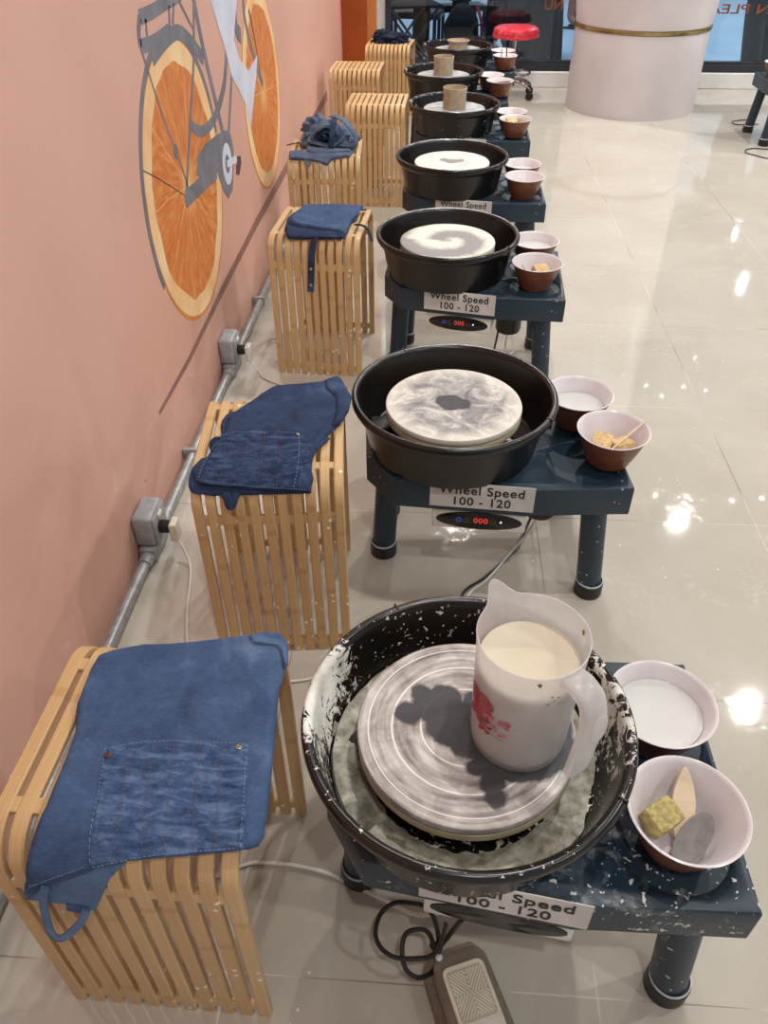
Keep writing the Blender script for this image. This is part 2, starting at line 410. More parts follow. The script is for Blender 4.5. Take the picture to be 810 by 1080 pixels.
def m_pulp():
    t = NT('painted_orange_pulp'); v = t.coord('Object'); x, y, z = t.sep(v)
    r_ = t.math('SQRT', t.math('ADD', t.math('MULTIPLY', y, y), t.math('MULTIPLY', z, z))); an = t.math('ARCTAN2', z, y)
    cb = t.n('ShaderNodeCombineXYZ'); t.l(t.math('MULTIPLY', r_, 16), cb.inputs[0]); t.l(t.math('MULTIPLY', an, 11), cb.inputs[1])
    f = t.noise(cb.outputs[0], 1.0, 5, .65, .6)
    b = t.ramp(f, (.28, srgb(188,94,42)), (.5, srgb(208,122,60)), (.72, srgb(224,160,96)))
    # pale membranes between segments
    q = t.math('FRACT', t.math('MULTIPLY_ADD', an, 10/(2*PI), t.math('MULTIPLY', t.noise(v, 5, 2), .35)))
    dm = t.math('MINIMUM', q, t.math('SUBTRACT', 1.0, q)); k = t.math('LESS_THAN', t.math('MULTIPLY', dm, r_), .0022)
    b = t.mix(t.math('MULTIPLY', k, .6), b, srgb(238,200,140))
    c0 = t.ramp(r_, (.01, .7), (.09, 0.0)); b = t.mix(c0, b, srgb(236,190,120))
    return t.out(b, .45)

M = {}
M['floor'] = m_floor(); M['wall'] = m_wall(); M['bamboo'] = m_bamboo()
M['denim'] = m_denim('blue_denim', srgb(46,62,92), srgb(66,86,122), srgb(104,126,158))
M['denim_dark'] = m_denim('dark_denim', srgb(34,45,68), srgb(48,62,92), srgb(80,98,130))
M['denim_pale'] = m_denim('pale_denim', srgb(76,98,134), srgb(96,120,156), srgb(130,152,182))
M['denim_grey'] = m_denim('washed_grey_denim', srgb(66,78,100), srgb(92,106,130), srgb(128,142,164))
M['denim_night'] = m_denim('night_denim', srgb(22,28,44), srgb(34,42,62), srgb(54,64,86))
M['worn'] = m_denim_worn('worn_pocket_denim', srgb(42,57,87), srgb(64,84,119), srgb(98,119,151)); M['worn_dark'] = m_denim_worn('worn_dark_pocket_denim', srgb(30,40,62), srgb(46,60,90), srgb(72,88,118))
M['thread'] = pm('brown_stitch_thread', srgb(120,92,70), srgb(90,66,52), 200, .8)
M['thread_pale'] = pm('pale_stitch_thread', srgb(122,142,170), srgb(96,116,148), 200, .8)
M['rivet'] = pm('nickel_rivet', srgb(190,184,178), srgb(130,120,112), 300, .3, metal=.9)
M['copper'] = pm('copper_rivet', srgb(120,84,66), srgb(84,62,54), 300, .4, metal=.7)
M['navy'] = m_navy(); M['navy_clay'] = m_navy_clay()
M['basin'] = m_basin(False); M['basin_clay'] = m_basin(True); M['basin_flecked'] = m_basin(True, .3)
M['head'] = pm('cream_wheel_head', srgb(206,194,160), srgb(182,168,132), 30, .5, .1)
M['bat_ring'] = m_bat('clay_smeared_wheel_head', 'ring'); M['bat_grey'] = m_bat('grey_mottled_bat', 'grey')
M['bat_swirl'] = m_bat('swirled_clay_bat', 'swirl'); M['bat_white'] = m_bat('dusty_white_bat', 'white'); M['bat_dull'] = m_bat('dull_grey_bat', 'dull')
M['sludge'] = pm('dried_clay_sludge', srgb(196,194,180), srgb(128,122,108), 60, .8, .9, detail=8)
M['black'] = pm('black_rubber', srgb(18,18,19), srgb(28,28,29), 60, .45)
M['blackgloss'] = pm('gloss_black_panel', srgb(14,14,16), srgb(22,22,24), 40, .15)
M['white_plastic'] = pm('white_plastic', srgb(226,224,218), srgb(212,208,200), 25, .35)
M['offwhite'] = pm('cream_plastic', srgb(226,220,204), srgb(212,204,186), 25, .4)
M['grey_pedal'] = pm('taupe_pedal_shell', srgb(128,115,102), srgb(108,97,86), 20, .5)
M['paper'] = pm('laminated_paper_sign', srgb(214,212,208), srgb(196,193,190), 14, .25)
M['ink'] = pm('black_ink', srgb(30,30,32), srgb(24,24,26), 50, .5)
M['ringwhite'] = pm('white_leg_band', srgb(200,204,208), srgb(170,176,182), 50, .4)
M['led_red'] = m_emit('red_led_digits', (1, .06, .03, 1), .6); M['led_blue'] = m_emit('blue_led', (.10, .16, 1, 1), .25); M['led_white'] = m_emit('white_led', (1, .9, .85, 1), 1.2)
M['field'] = pm('grey_cream_tread_field', srgb(186,180,164), srgb(172,166,150), 25, .5)
M['btn'] = pm('grey_button', srgb(70,72,74), srgb(52,54,56), 60, .4)
M['melamine'] = pm('white_melamine', srgb(226,218,220), srgb(214,205,208), 12, .22)
M['brownwood'] = m_wood('brown_woodgrain_melamine', srgb(92,50,34), srgb(138,84,58), (1, 1, 6), 40, .35)
M['water'] = None
t = NT('cloudy_water'); t.out(t.ramp(t.noise(t.coord(), 8, 3), (.3, srgb(198,198,196)), (.7, srgb(212,211,208))), .04); M['water'] = t.m
t = NT('clay_water'); t.out(t.ramp(t.noise(t.coord(), 14, 4), (.3, srgb(204,194,172)), (.7, srgb(214,205,184))), .12); M['claywater'] = t.m
M['pitcher'] = m_pitcher()
M['rose'] = pm('red_rose_print', srgb(178,40,48), srgb(130,22,34), 160, .4); M['pinkflower'] = pm('pink_blossom_print', srgb(206,120,140), srgb(176,70,96), 200, .4)
M['leafprint'] = pm('olive_leaf_print', srgb(92,84,50), srgb(70,62,40), 100, .5); M['mud'] = pm('dry_mud', srgb(120,98,66), srgb(150,126,90), 100, .9)
M['sponge'] = pm('yellow_sponge', srgb(190,172,108), srgb(140,128,88), 120, .95, .9, detail=6); M['sponge_tan'] = pm('tan_sponge', srgb(214,186,138), srgb(180,150,104), 120, .95, .7)
M['boxwood'] = m_wood('pale_boxwood', srgb(226,206,178), srgb(206,182,150), (1, .2, 1), 50); M['steel'] = pm('brushed_steel_scraper', srgb(112,105,102), srgb(92,86,83), 60, .4, metal=.15)
M['clay'] = pm('raw_stoneware_clay', srgb(178,160,136), srgb(158,140,116), 40, .75, .2)
M['galv'] = pm('galvanised_conduit', srgb(166,168,170), srgb(136,138,142), 50, .38, metal=.3); M['greybox'] = pm('grey_socket_box', srgb(160,162,166), srgb(138,140,144), 30, .45)
M['orange'] = pm('orange_laminate', srgb(150,66,16), srgb(166,78,24), 4, .35); M['orange_light'] = pm('light_orange_trim', srgb(186,112,58), srgb(198,124,70), 4, .4)
M['trimwhite'] = pm('white_edge_strip', srgb(214,206,196), srgb(196,190,182), 20, .4)
M['ledge'] = pm('white_marble_kerb', srgb(228,226,224), srgb(212,208,204), 5, .3, detail=6)
M['column'] = pm('white_painted_column', srgb(208,200,202), srgb(198,190,192), 3, .35); M['brass'] = pm('brass_band', srgb(150,128,82), srgb(182,160,112), 20, .25, metal=.8)
M['framedark'] = pm('dark_window_frame', srgb(34,36,44), srgb(46,48,56), 20, .35); M['glass'] = m_glass()
M['ceiling'] = pm('grey_ceiling', srgb(150,148,144), srgb(140,138,134), 3, .8); M['lamp'] = m_emit('lamp_lens', (1, .95, .86, 1), 16)
M['lamp_small'] = m_emit('small_lamp_lens', (1, .97, .92, 1), 22)
t = NT('cracked_red_vinyl'); v = t.coord(); b = t.ramp(t.noise(v, 14, 4), (.35, srgb(206,36,52)), (.7, srgb(224,66,82))); b = t.mix(t.ramp(t.noise(v, 45, 5, .75, .8), (.60, 0.0), (.64, .8)), b, srgb(236,196,196)); M['red_vinyl'] = t.out(b, .28); M['chrome'] = pm('chrome', srgb(210,210,214), srgb(170,172,178), 30, .12, metal=1.0)
M['corridor'] = pm('blue_grey_paving', srgb(140,174,204), srgb(160,190,216), 2, .3); M['winlet'] = pm('orange_vinyl_letter', srgb(140,76,34), srgb(122,64,26), 20, .5)
M['skin'] = pm('skin', srgb(150,100,78), srgb(134,88,68), 20, .5); M['jeans'] = pm('dark_blue_jeans', srgb(15,19,27), srgb(22,28,38), 30, .9)
M['blackcloth'] = pm('black_cloth', srgb(11,12,15), srgb(19,20,24), 30, .95); M['khaki'] = pm('khaki_cloth', srgb(112,96,70), srgb(92,78,58), 20, .9); M['maroon'] = pm('maroon_strap', srgb(140,30,60), srgb(110,24,48), 20, .7)
M['hair'] = pm('black_hair', srgb(18,15,14), srgb(30,25,22), 60, .5)
M['paintgrey'] = pm('painted_bicycle_grey', srgb(104,104,112), srgb(124,124,132), 12, .5); M['paintwhite'] = pm('painted_bicycle_white', srgb(212,214,226), srgb(196,198,214), 9, .5)
M['paintdark'] = pm('painted_dark_line', srgb(70,58,60), srgb(92,72,70), 12, .5); M['pulp'] = m_pulp()
M['rind'] = pm('painted_orange_pith', srgb(238,206,160), srgb(228,178,120), 7, .5); M['peel'] = pm('painted_orange_peel', srgb(214,138,66), srgb(196,112,50), 7, .5)
M['paintshade'] = pm('painted_ground_band', srgb(146,106,98), srgb(132,94,88), 8, .5)

# ------------------------------------------------------------------ the room
def struct(name, bm, m, **k):
    o = to_obj(name, bm, m, smooth=False, **k); o['kind'] = 'structure'; return o
WY = 6.69
bm = BM(); a_box(bm, (-.2, -2.2, -.1), (8, WY+.05, 0)); struct('floor', bm, M['floor'])
bm = BM(); a_box(bm, (-.15, -2.2, 0), (0, 6.05, CEIL)); struct('wall_left', bm, M['wall'])
bm = BM(); a_box(bm, (-.2, -2.2, CEIL), (8, 14, CEIL+.1)); struct('ceiling', bm, M['ceiling'])
bm = BM(); a_box(bm, (-.15, 6.05, 0), (.165, WY+.06, CEIL), .004); struct('trim_1', bm, M['orange'])
bm = BM(); a_box(bm, (.165, 6.07, 0), (.232, WY+.06, CEIL), .004); struct('trim_2', bm, M['orange_light'])
bm = BM(); a_box(bm, (.232, 6.085, 0), (.25, WY+.06, CEIL), .002); struct('trim_3', bm, M['trimwhite'])
bm = BM(); a_box(bm, (.25, WY-.02, 0), (8, WY+.20, .105), .006); struct('trim_4', bm, M['ledge'])
wf = BM(); a_box(wf, (.25, WY, .105), (8, WY+.07, .158), .004); a_box(wf, (.25, WY+.01, .158), (8, WY+.05, .175), .003)
a_box(wf, (.25, WY, 2.85), (8, WY+.07, CEIL), .004)
a_box(wf, (.25, WY, .17), (.29, WY+.06, 2.85), .004)
a_box(wf, (4.6, WY, .17), (4.66, WY+.06, 2.85), .004)
win = struct('window_1', wf, M['framedark'])
bm = BM(); a_box(bm, (.285, WY+.025, .17), (4.61, WY+.033, 2.86)); to_obj('pane', bm, M['glass'], win, smooth=False)
bm = BM(); a_box(bm, (4.65, WY+.025, .17), (8, WY+.033, 2.86)); to_obj('pane', bm, M['glass'], win, smooth=False)
def mirrored(s, x0, x1, z0, z1, name):
    o = text_obj(name, s, 1.0, M['winlet'], win, ext=.001, bold=.01)
    me = o.data; xs = [v.co.x for v in me.vertices]; ys = [v.co.y for v in me.vertices]
    for v in me.vertices:
        u = (v.co.x-min(xs)); w = (v.co.y-min(ys))
    mx0, mx1, my0, my1 = min(xs), max(xs), min(ys), max(ys)
    for v in me.vertices:
        a = (v.co.x-mx0)/(mx1-mx0); b = (v.co.y-my0)/(my1-my0); zz = v.co.z
        v.co = Vector((x1-(x1-x0)*a, WY+.023-zz, z0+(z1-z0)*b))
    return o
mirrored('AN PLEAS', 2.50, 3.09, .473, .533, 'window_lettering')
mirrored('NU', 1.40, 1.53, .493, .56, 'window_lettering')
bm = BM(); a_box(bm, (-3, WY+.06, -.1), (9, 15, 0)); struct('ground_1', bm, M['corridor'])

# lamps in the ceiling
def lamp(x, y, k, small=False):
    r = .020 if small else .036
    t = empty('downlight', (x, y, CEIL))
    bm = BM(); a_lathe(bm, [(r+.012, 0), (r+.012, -.012), (r, -.014), (r, 0)], 24); to_obj('trim_ring', bm, M['white_plastic'], t)
    bm = BM(); a_lathe(bm, [(0, -.008), (r*.98, -.008), (r*.98, -.003), (0, -.003)], 24); to_obj('lens', bm, M['lamp_small'] if small else M['lamp'], t)
    if not small:
        ld = bpy.data.lights.new('downlight_bulb', 'SPOT'); ld.energy = LAMP_W*k*4; ld.shadow_soft_size = .035; ld.spot_size = R(150); ld.spot_blend = .6
        ld.color = (1, .975, .935)
        lo = bpy.data.objects.new('bulb', ld); C.objects.link(lo); lo.parent = t; lo.location = (0, 0, -.03)
    return t
for i, (x, y, k) in enumerate(DOWNLIGHTS):
    tag(lamp(x, y, k), 'round recessed ceiling downlight, some mirrored in the glossy floor tiles and some added to brighten the far end', 'ceiling light', 'recessed ceiling downlights')
for x, y in [(2.70,5.54),(2.97,5.54),(3.35,5.5),(3.62,5.55),(2.98,7.44),(3.37,7.44),(3.59,7.38),(3.1,7.24),(3.65,8.1),(3.68,12.06),(4.53,13.3),(2.73,11.2)]:
    tag(lamp(x, y, 0, True), 'tiny bright spot lamp in the ceiling mirrored in the floor tiles', 'ceiling light', 'tiny ceiling spot lamps')

# column
colr = empty('round_column', (1.985, 6.10, 0), 0, 'fat round white column with a brass band standing before the window', 'column')
bm = BM(); a_lathe(bm, [(0, 0), (.43, 0), (.43, .004), (.432, .01), (.432, .478), (.425, .484), (.425, .502), (.432, .508), (.445, .60), (.462, CEIL-.002), (0, CEIL-.002)], 96); to_obj('shaft', bm, M['column'], colr)
bm = BM(); a_lathe(bm, [(.426, .482), (.438, .484), (.44, .493), (.438, .502), (.426, .504)], 96, closed=True); to_obj('band', bm, M['brass'], colr)

# ------------------------------------------------------------------ wall mural: bicycle with orange-slice wheels, painted on the plaster
mural = empty('bicycle_mural', (0, 2.186, .62), 0, 'bicycle with orange slice wheels painted on the pink wall', 'mural')
layer = [0]
def yz(p): q = at_x(p[0], p[1], 0); return (q.y, q.z)
def flat(name, poly, m, lvl, parent=mural, org=(2.186, .62)):
    bm = BM(); x0, x1 = .0002, .0004+.00012*lvl
    a = [bm.verts.new((x0, p[0]-org[0], p[1]-org[1])) for p in poly]; b = [bm.verts.new((x1, p[0]-org[0], p[1]-org[1])) for p in poly]
    n = len(poly)
    for tri in tessellate_polygon([[Vector((p[0], p[1], 0)) for p in poly]]):
        bm.faces.new([b[i] for i in tri]); bm.faces.new([a[i] for i in tri[::-1]])
    for i in range(n): bm.faces.new((a[i], a[(i+1) % n], b[(i+1) % n], b[i]))
    return to_obj(name, bm, m, parent, smooth=False)
def stroke(name, pts, w, m, lvl, parent=mural, org=(2.186, .62), smooth=True):
    P = [Vector((yz(p)[0], yz(p)[1], 0)) for p in pts]
    if smooth and len(P) > 2: P = catmull(P, 8)
    Lp, Rp = [], []
    for i, p in enumerate(P):
        d = (P[min(i+1, len(P)-1)]-P[max(i-1, 0)]).normalized(); n = Vector((-d.y, d.x, 0))
        ww = (w[0]+(w[1]-w[0])*i/(len(P)-1)) if isinstance(w, tuple) else w
        Lp.append((p.x+n.x*ww/2, p.y+n.y*ww/2)); Rp.append((p.x-n.x*ww/2, p.y-n.y*ww/2))
    return flat(name, Lp+Rp[::-1], m, lvl, parent, org)
def disc(cy, cz, r, jag=0, seed=0, n=120):
    return [(cy+math.cos(2*PI*k/n)*r*(1+jag*noise.noise(Vector((math.cos(2*PI*k/n)*4, math.sin(2*PI*k/n)*4, seed)))), cz+math.sin(2*PI*k/n)*r*(1+jag*noise.noise(Vector((math.cos(2*PI*k/n)*4, math.sin(2*PI*k/n)*4, seed+3))))) for k in range(n)]
stroke('ground_band', [(168,436), (200,378), (235,305), (270,236), (300,181), (345,100)], (.012, .05), M['paintshade'], 0, smooth=False)
for cy, cz, r, sd in ((2.186, .62, .358, 1), (3.305, .63, .345, 8)):
    w = flat('orange_slice_wheel', disc(cy, cz, r, .012, sd), M['peel'], 1)
    flat('pith', disc(cy, cz, r*.972, .01, sd+2), M['rind'], 2, w)
    o = flat('pulp', disc(0, 0, r*.825, .05, sd+5), M['pulp'], 3, w, (0, 0)); o.location = (0, cy-2.186, cz-.62)
arc = [(2.186+.372*math.cos(R(a)), .62+.372*math.sin(R(a))) for a in range(8, 205, 4)]; arc2 = [(2.186+.352*math.cos(R(a)), .62+.352*math.sin(R(a))) for a in range(204, 7, -4)]
flat('rear_mudguard', arc+arc2, M['paintgrey'], 4)
stroke('mudguard_cap', [(160,62), (175,42), (188,34), (202,45), (214,62)], .036, M['paintgrey'], 5)
stroke('luggage_rack', [(147,18), (160,12), (176,2), (190,-6)], .030, M['paintgrey'], 6)
stroke('luggage_rack', [(147,18), (146,35), (148,50)], .02, M['paintgrey'], 6)
stroke('luggage_rack', [(148,49), (162,44), (178,32)], .030, M['paintgrey'], 6)
stroke('luggage_rack', [(153,20), (155,38)], .013, M['paintgrey'], 6); stroke('luggage_rack', [(178,6), (179,34)], .013, M['paintgrey'], 6); stroke('luggage_rack', [(183,4), (182,26)], .013, M['paintgrey'], 6)
stroke('rack_stay', [(148,50), (172,125), (192,178), (200,205)], .009, M['paintgrey'], 7)
stroke('rack_stay', [(189,2), (203,30)], .009, M['paintgrey'], 6)
stroke('seat_stay', [(204,-6), (204,60), (200,130), (196,207)], .017, M['paintgrey'], 7)
stroke('seat_tube', [(203,-6), (214,50), (228,110), (237,150)], .03, M['paintgrey'], 6)
stroke('chain_stay', [(197,209), (212,195), (228,180)], .045, M['paintgrey'], 8)
stroke('frame_tube', [(246,-6), (245,60), (241,140)], .024, M['paintgrey'], 5)
stroke('frame_loop', [(239,52), (236,90), (227,122), (216,137), (207,137), (200,130)], .03, M['paintgrey'], 8)
stroke('fork', [(256,-6), (258,20), (266,55), (277,90)], .03, M['paintgrey'], 5)
stroke('fork', [(247,10), (249,30), (254,38)], .05, M['paintgrey'], 5)
flat('down_tube', [yz(p) for p in [(219,-8), (250,-8), (246,42), (252,62), (262,75), (271,58), (270,80), (264,135), (259,110), (244,80), (238,55)]], M['paintwhite'], 9)
flat('chain_case', [yz(p) for p in [(207,185), (208,165), (216,152), (228,142), (238,137), (243,142), (246,158), (246,180), (245,200), (241,209), (237,204), (232,192), (229,182), (222,181), (214,187)]], M['paintgrey'], 9)
cy, cz = yz((239.5, 173)); flat('chainring', disc(cy, cz, .062), M['paintwhite'], 10); flat('chainring_hub', disc(cy, cz, .028), M['paintgrey'], 11)
stroke('crank_arm', [(239,173), (248,168), (251,175)], .022, M['paintwhite'], 12, smooth=False)
flat('pedal', [yz(p) for p in [(250,165), (253,164), (254,172), (252,184), (249,184), (249,172)]], M['paintdark'], 13)
cy, cz = yz((197, 210)); flat('rear_hub', disc(cy, cz, .022), M['paintgrey'], 10)
stroke('spoke', [(151,180), (170,190), (196,207)], .0025, M['paintdark'], 8, smooth=False)
stroke('fork_blade', [(262,10), (270,50), (277,95)], (.02, .004), M['paintdark'], 6)
flat('reflector', disc(*yz((185,160)), .018), M['paintgrey'], 9)

# ------------------------------------------------------------------ conduit and sockets on the wall
def conduit_run():
    t = empty('conduit_pipe', (.03, 1.2, .03), 0, 'galvanised conduit pipe running low along the pink wall', 'pipe')
    for (y0, y1) in ((-1.0, 1.325), (1.438, 2.21), (2.325, 3.9), (4.05, 5.9)):
        bm = BM(); a_tube(bm, [(0, y0-1.2, 0), (0, y1-1.2, 0)], .0125, 16); to_obj('pipe', bm, M['galv'], t)
        if y0 > 0:
            bm = BM(); a_tube(bm, [(0, y0-1.2, 0), (0, y0-1.2+.03, 0)], .0165, 16); to_obj('coupling', bm, M['galv'], t)
        bm = BM(); a_tube(bm, [(0, y1-1.2-.03, 0), (0, y1-1.2, 0)], .0165, 16); to_obj('coupling', bm, M['galv'], t)
    for y in (.3, 1.0, 1.75, 2.75, 3.4, 4.6):
        bm = BM(); a_box(bm, (-.0285, y-1.2-.008, -.018), (.017, y-1.2+.008, .018), .004); to_obj('saddle', bm, M['galv'], t)
conduit_run()
def socket(y, label):
    t = empty('socket_box', (0, y, .03), 0, label, 'socket')
    bm = BM(); a_box(bm, (.001, -.046, .018), (.05, .046, .102), .009, seg=3); to_obj('housing', bm, M['greybox'], t)
    bm = BM(); a_box(bm, (.05, -.04, .024), (.0545, .04, .096), .002); to_obj('faceplate', bm, M['greybox'], t)
    bm = BM(); a_box(bm, (.053, -.012, .08), (.0585, .012, .092), .002); to_obj('switch', bm, M['white_plastic'], t)
    bm = BM(); a_box(bm, (.008, -.058, -.022), (.048, .050, .0178), .006); to_obj('bracket', bm, M['galv'], t)
    return t
socket(1.385, 'grey metal wall socket left of the second stool'); socket(2.27, 'grey metal wall socket left of the third stool')
def plug(y, m, cordpts, label, drop=True):
    t = empty('power_plug', (.0545, y, .085), 0, label, 'plug')
    bm = BM(); a_lathe(bm, [(0, .0003), (.015, .0003), (.0165, .003), (.0155, .026), (0, .026)], 16, M=Matrix.Rotation(R(90), 4, 'Y')); to_obj('adapter', bm, M['black'], t)
    bm = BM(); a_box(bm, (.026, -.019, -.034), (.044, .019, .018), .005, seg=3); to_obj('plug_body', bm, m, t)
    o = tube_obj('power_cord', [Vector(p)-Vector((.0545, y, .085)) for p in cordpts], .003, M['white_plastic'], t, 8)
plug(1.375, M['offwhite'], [(.088, 1.375, .052), (.105, 1.36, .03), (.125, 1.33, .006), (.141, 1.27, .004), (.156, 1.188, .004), (.186, 1.08, .004), (.23, 1.02, .004)], 'beige plug with a thin cord in the socket beside the second stool')
plug(2.26, M['white_plastic'], [(.088, 2.26, .052), (.10, 2.26, .03), (.119, 2.25, .008), (.147, 2.217, .004), (.216, 2.178, .004), (.278, 2.176, .004), (.312, 2.13, .004), (.34, 2.05, .004)], 'white plug with a white cord in the socket beside the third stool')

# ------------------------------------------------------------------ bamboo stools
SW, SD, SH, SR, ST = .285, .328, .4495, .056, .0125
def shell_profile(off=0.0, n=8):
    # outer line of a slat: front foot, bend, seat, bend, back foot; returns (y, z, ny, nz)
    D, Hh, r = SD/2, SH, SR
    P = [(-D-off, 0, -1, 0), (-D-off, (Hh-r)*.5, -1, 0)]
    for k in range(n+1):
        a = PI/2*k/n; P.append((-D+r-(r+off)*math.cos(a), Hh-r+(r+off)*math.sin(a), -math.cos(a), math.sin(a)))
    P.append((0, Hh+off, 0, 1))
    for k in range(n+1):
        a = PI/2*k/n; P.append((D-r+(r+off)*math.sin(a), Hh-r+(r+off)*math.cos(a), math.sin(a), math.cos(a)))
    P += [(D+off, (Hh-r)*.5, 1, 0), (D+off, 0, 1, 0)]
    return P
def make_stool():
    t = empty('bamboo_stool'); bm = BM(); uvl = bm.loops.layers.uv.new('UVMap')
    pitch = SW/11; w = pitch*.70; prof = shell_profile()
    ss = [0]
    for a, b in zip(prof, prof[1:]): ss.append(ss[-1]+math.hypot(b[0]-a[0], b[1]-a[1]))
    for i in range(11):
        xc = -SW/2 + pitch*(i+.5); c = .0022; rings = []
        for (y, z, ny, nz) in prof:
            ring = []
            for dx, dn in ((-w/2+c, 0), (w/2-c, 0), (w/2, -c), (w/2, -ST+c), (w/2-c, -ST), (-w/2+c, -ST), (-w/2, -ST+c), (-w/2, -c)):
                ring.append(bm.verts.new((xc+dx, y+ny*dn, max(z+nz*dn, 0))))
            rings.append(ring)
        us = [.2, .8, .82, .95, .8, .2, .05, .18]
        for j in range(len(rings)-1):
            for k in range(8):
                k2 = (k+1) % 8; f = bm.faces.new((rings[j][k], rings[j][k2], rings[j+1][k2], rings[j+1][k]))
                for lp, (uu, vv) in zip(f.loops, ((us[k], ss[j]), (us[k2] if k2 else .2, ss[j]), (us[k2] if k2 else .2, ss[j+1]), (us[k], ss[j+1]))): lp[uvl].uv = (i+uu, vv)
        bm.faces.new(rings[0]); bm.faces.new(rings[-1])
    to_obj('bent_slats', bm, M['bamboo'], t, sharp=40)
    D = SD/2
    for (y0, y1, z0, z1) in ((-D+.0022, -D+ST-.002, .355, .375), (D-ST+.002, D-.0022, .355, .375), (-D+.0022, -D+ST-.002, .018, .038), (D-ST+.002, D-.0022, .018, .038),
                             (-.115, -.095, SH-ST+.002, SH-.0024), (.095, .115, SH-ST+.002, SH-.0024)):
        bm = BM(); uvl = bm.loops.layers.uv.new('UVMap'); a_box(bm, (-SW/2+.006, y0, z0), (SW/2-.006, y1, z1), .001)
        for f in bm.faces:
            for lp in f.loops: lp[uvl].uv = (lp.vert.co.x*3+20, lp.vert.co.y+lp.vert.co.z)
        to_obj('crossbar', bm, M['bamboo'], t, smooth=False)
    return t
STOOLS = [(.345, .562, -1.0), (.383, 1.246, 5.9), (.330, 2.424, -3.3), (.241, 3.248, 3.2), (.385, 4.084, -1.5), (.213, 4.888, -1.9), (.352, 5.643, -4.3)]
SLAB = ['bamboo slat stool nearest the camera, under the large light blue apron', 'clay-flecked bamboo slat stool beside the second pottery wheel', 'bamboo slat stool under the folded apron with a strap hanging down in front',
        'bamboo slat stool by the wall with a crumpled apron heaped on it', 'bare bamboo slat stool beside the fifth wheel, in front of the other bare one', 'bare bamboo slat stool close to the wall before the orange pillar', 'farthest bamboo slat stool, with a small dark bundle on top']
proto = make_stool()
for i, (x, y, a) in enumerate(STOOLS):
    o = proto if i == 0 else copy_tree(proto)
    o.location = (x, y, 0); o.rotation_euler = (0, 0, R(a)); o.scale = (1.07 if i == 0 else 1, 1, 1); tag(o, SLAB[i], 'stool', 'bamboo stools along the pink wall')

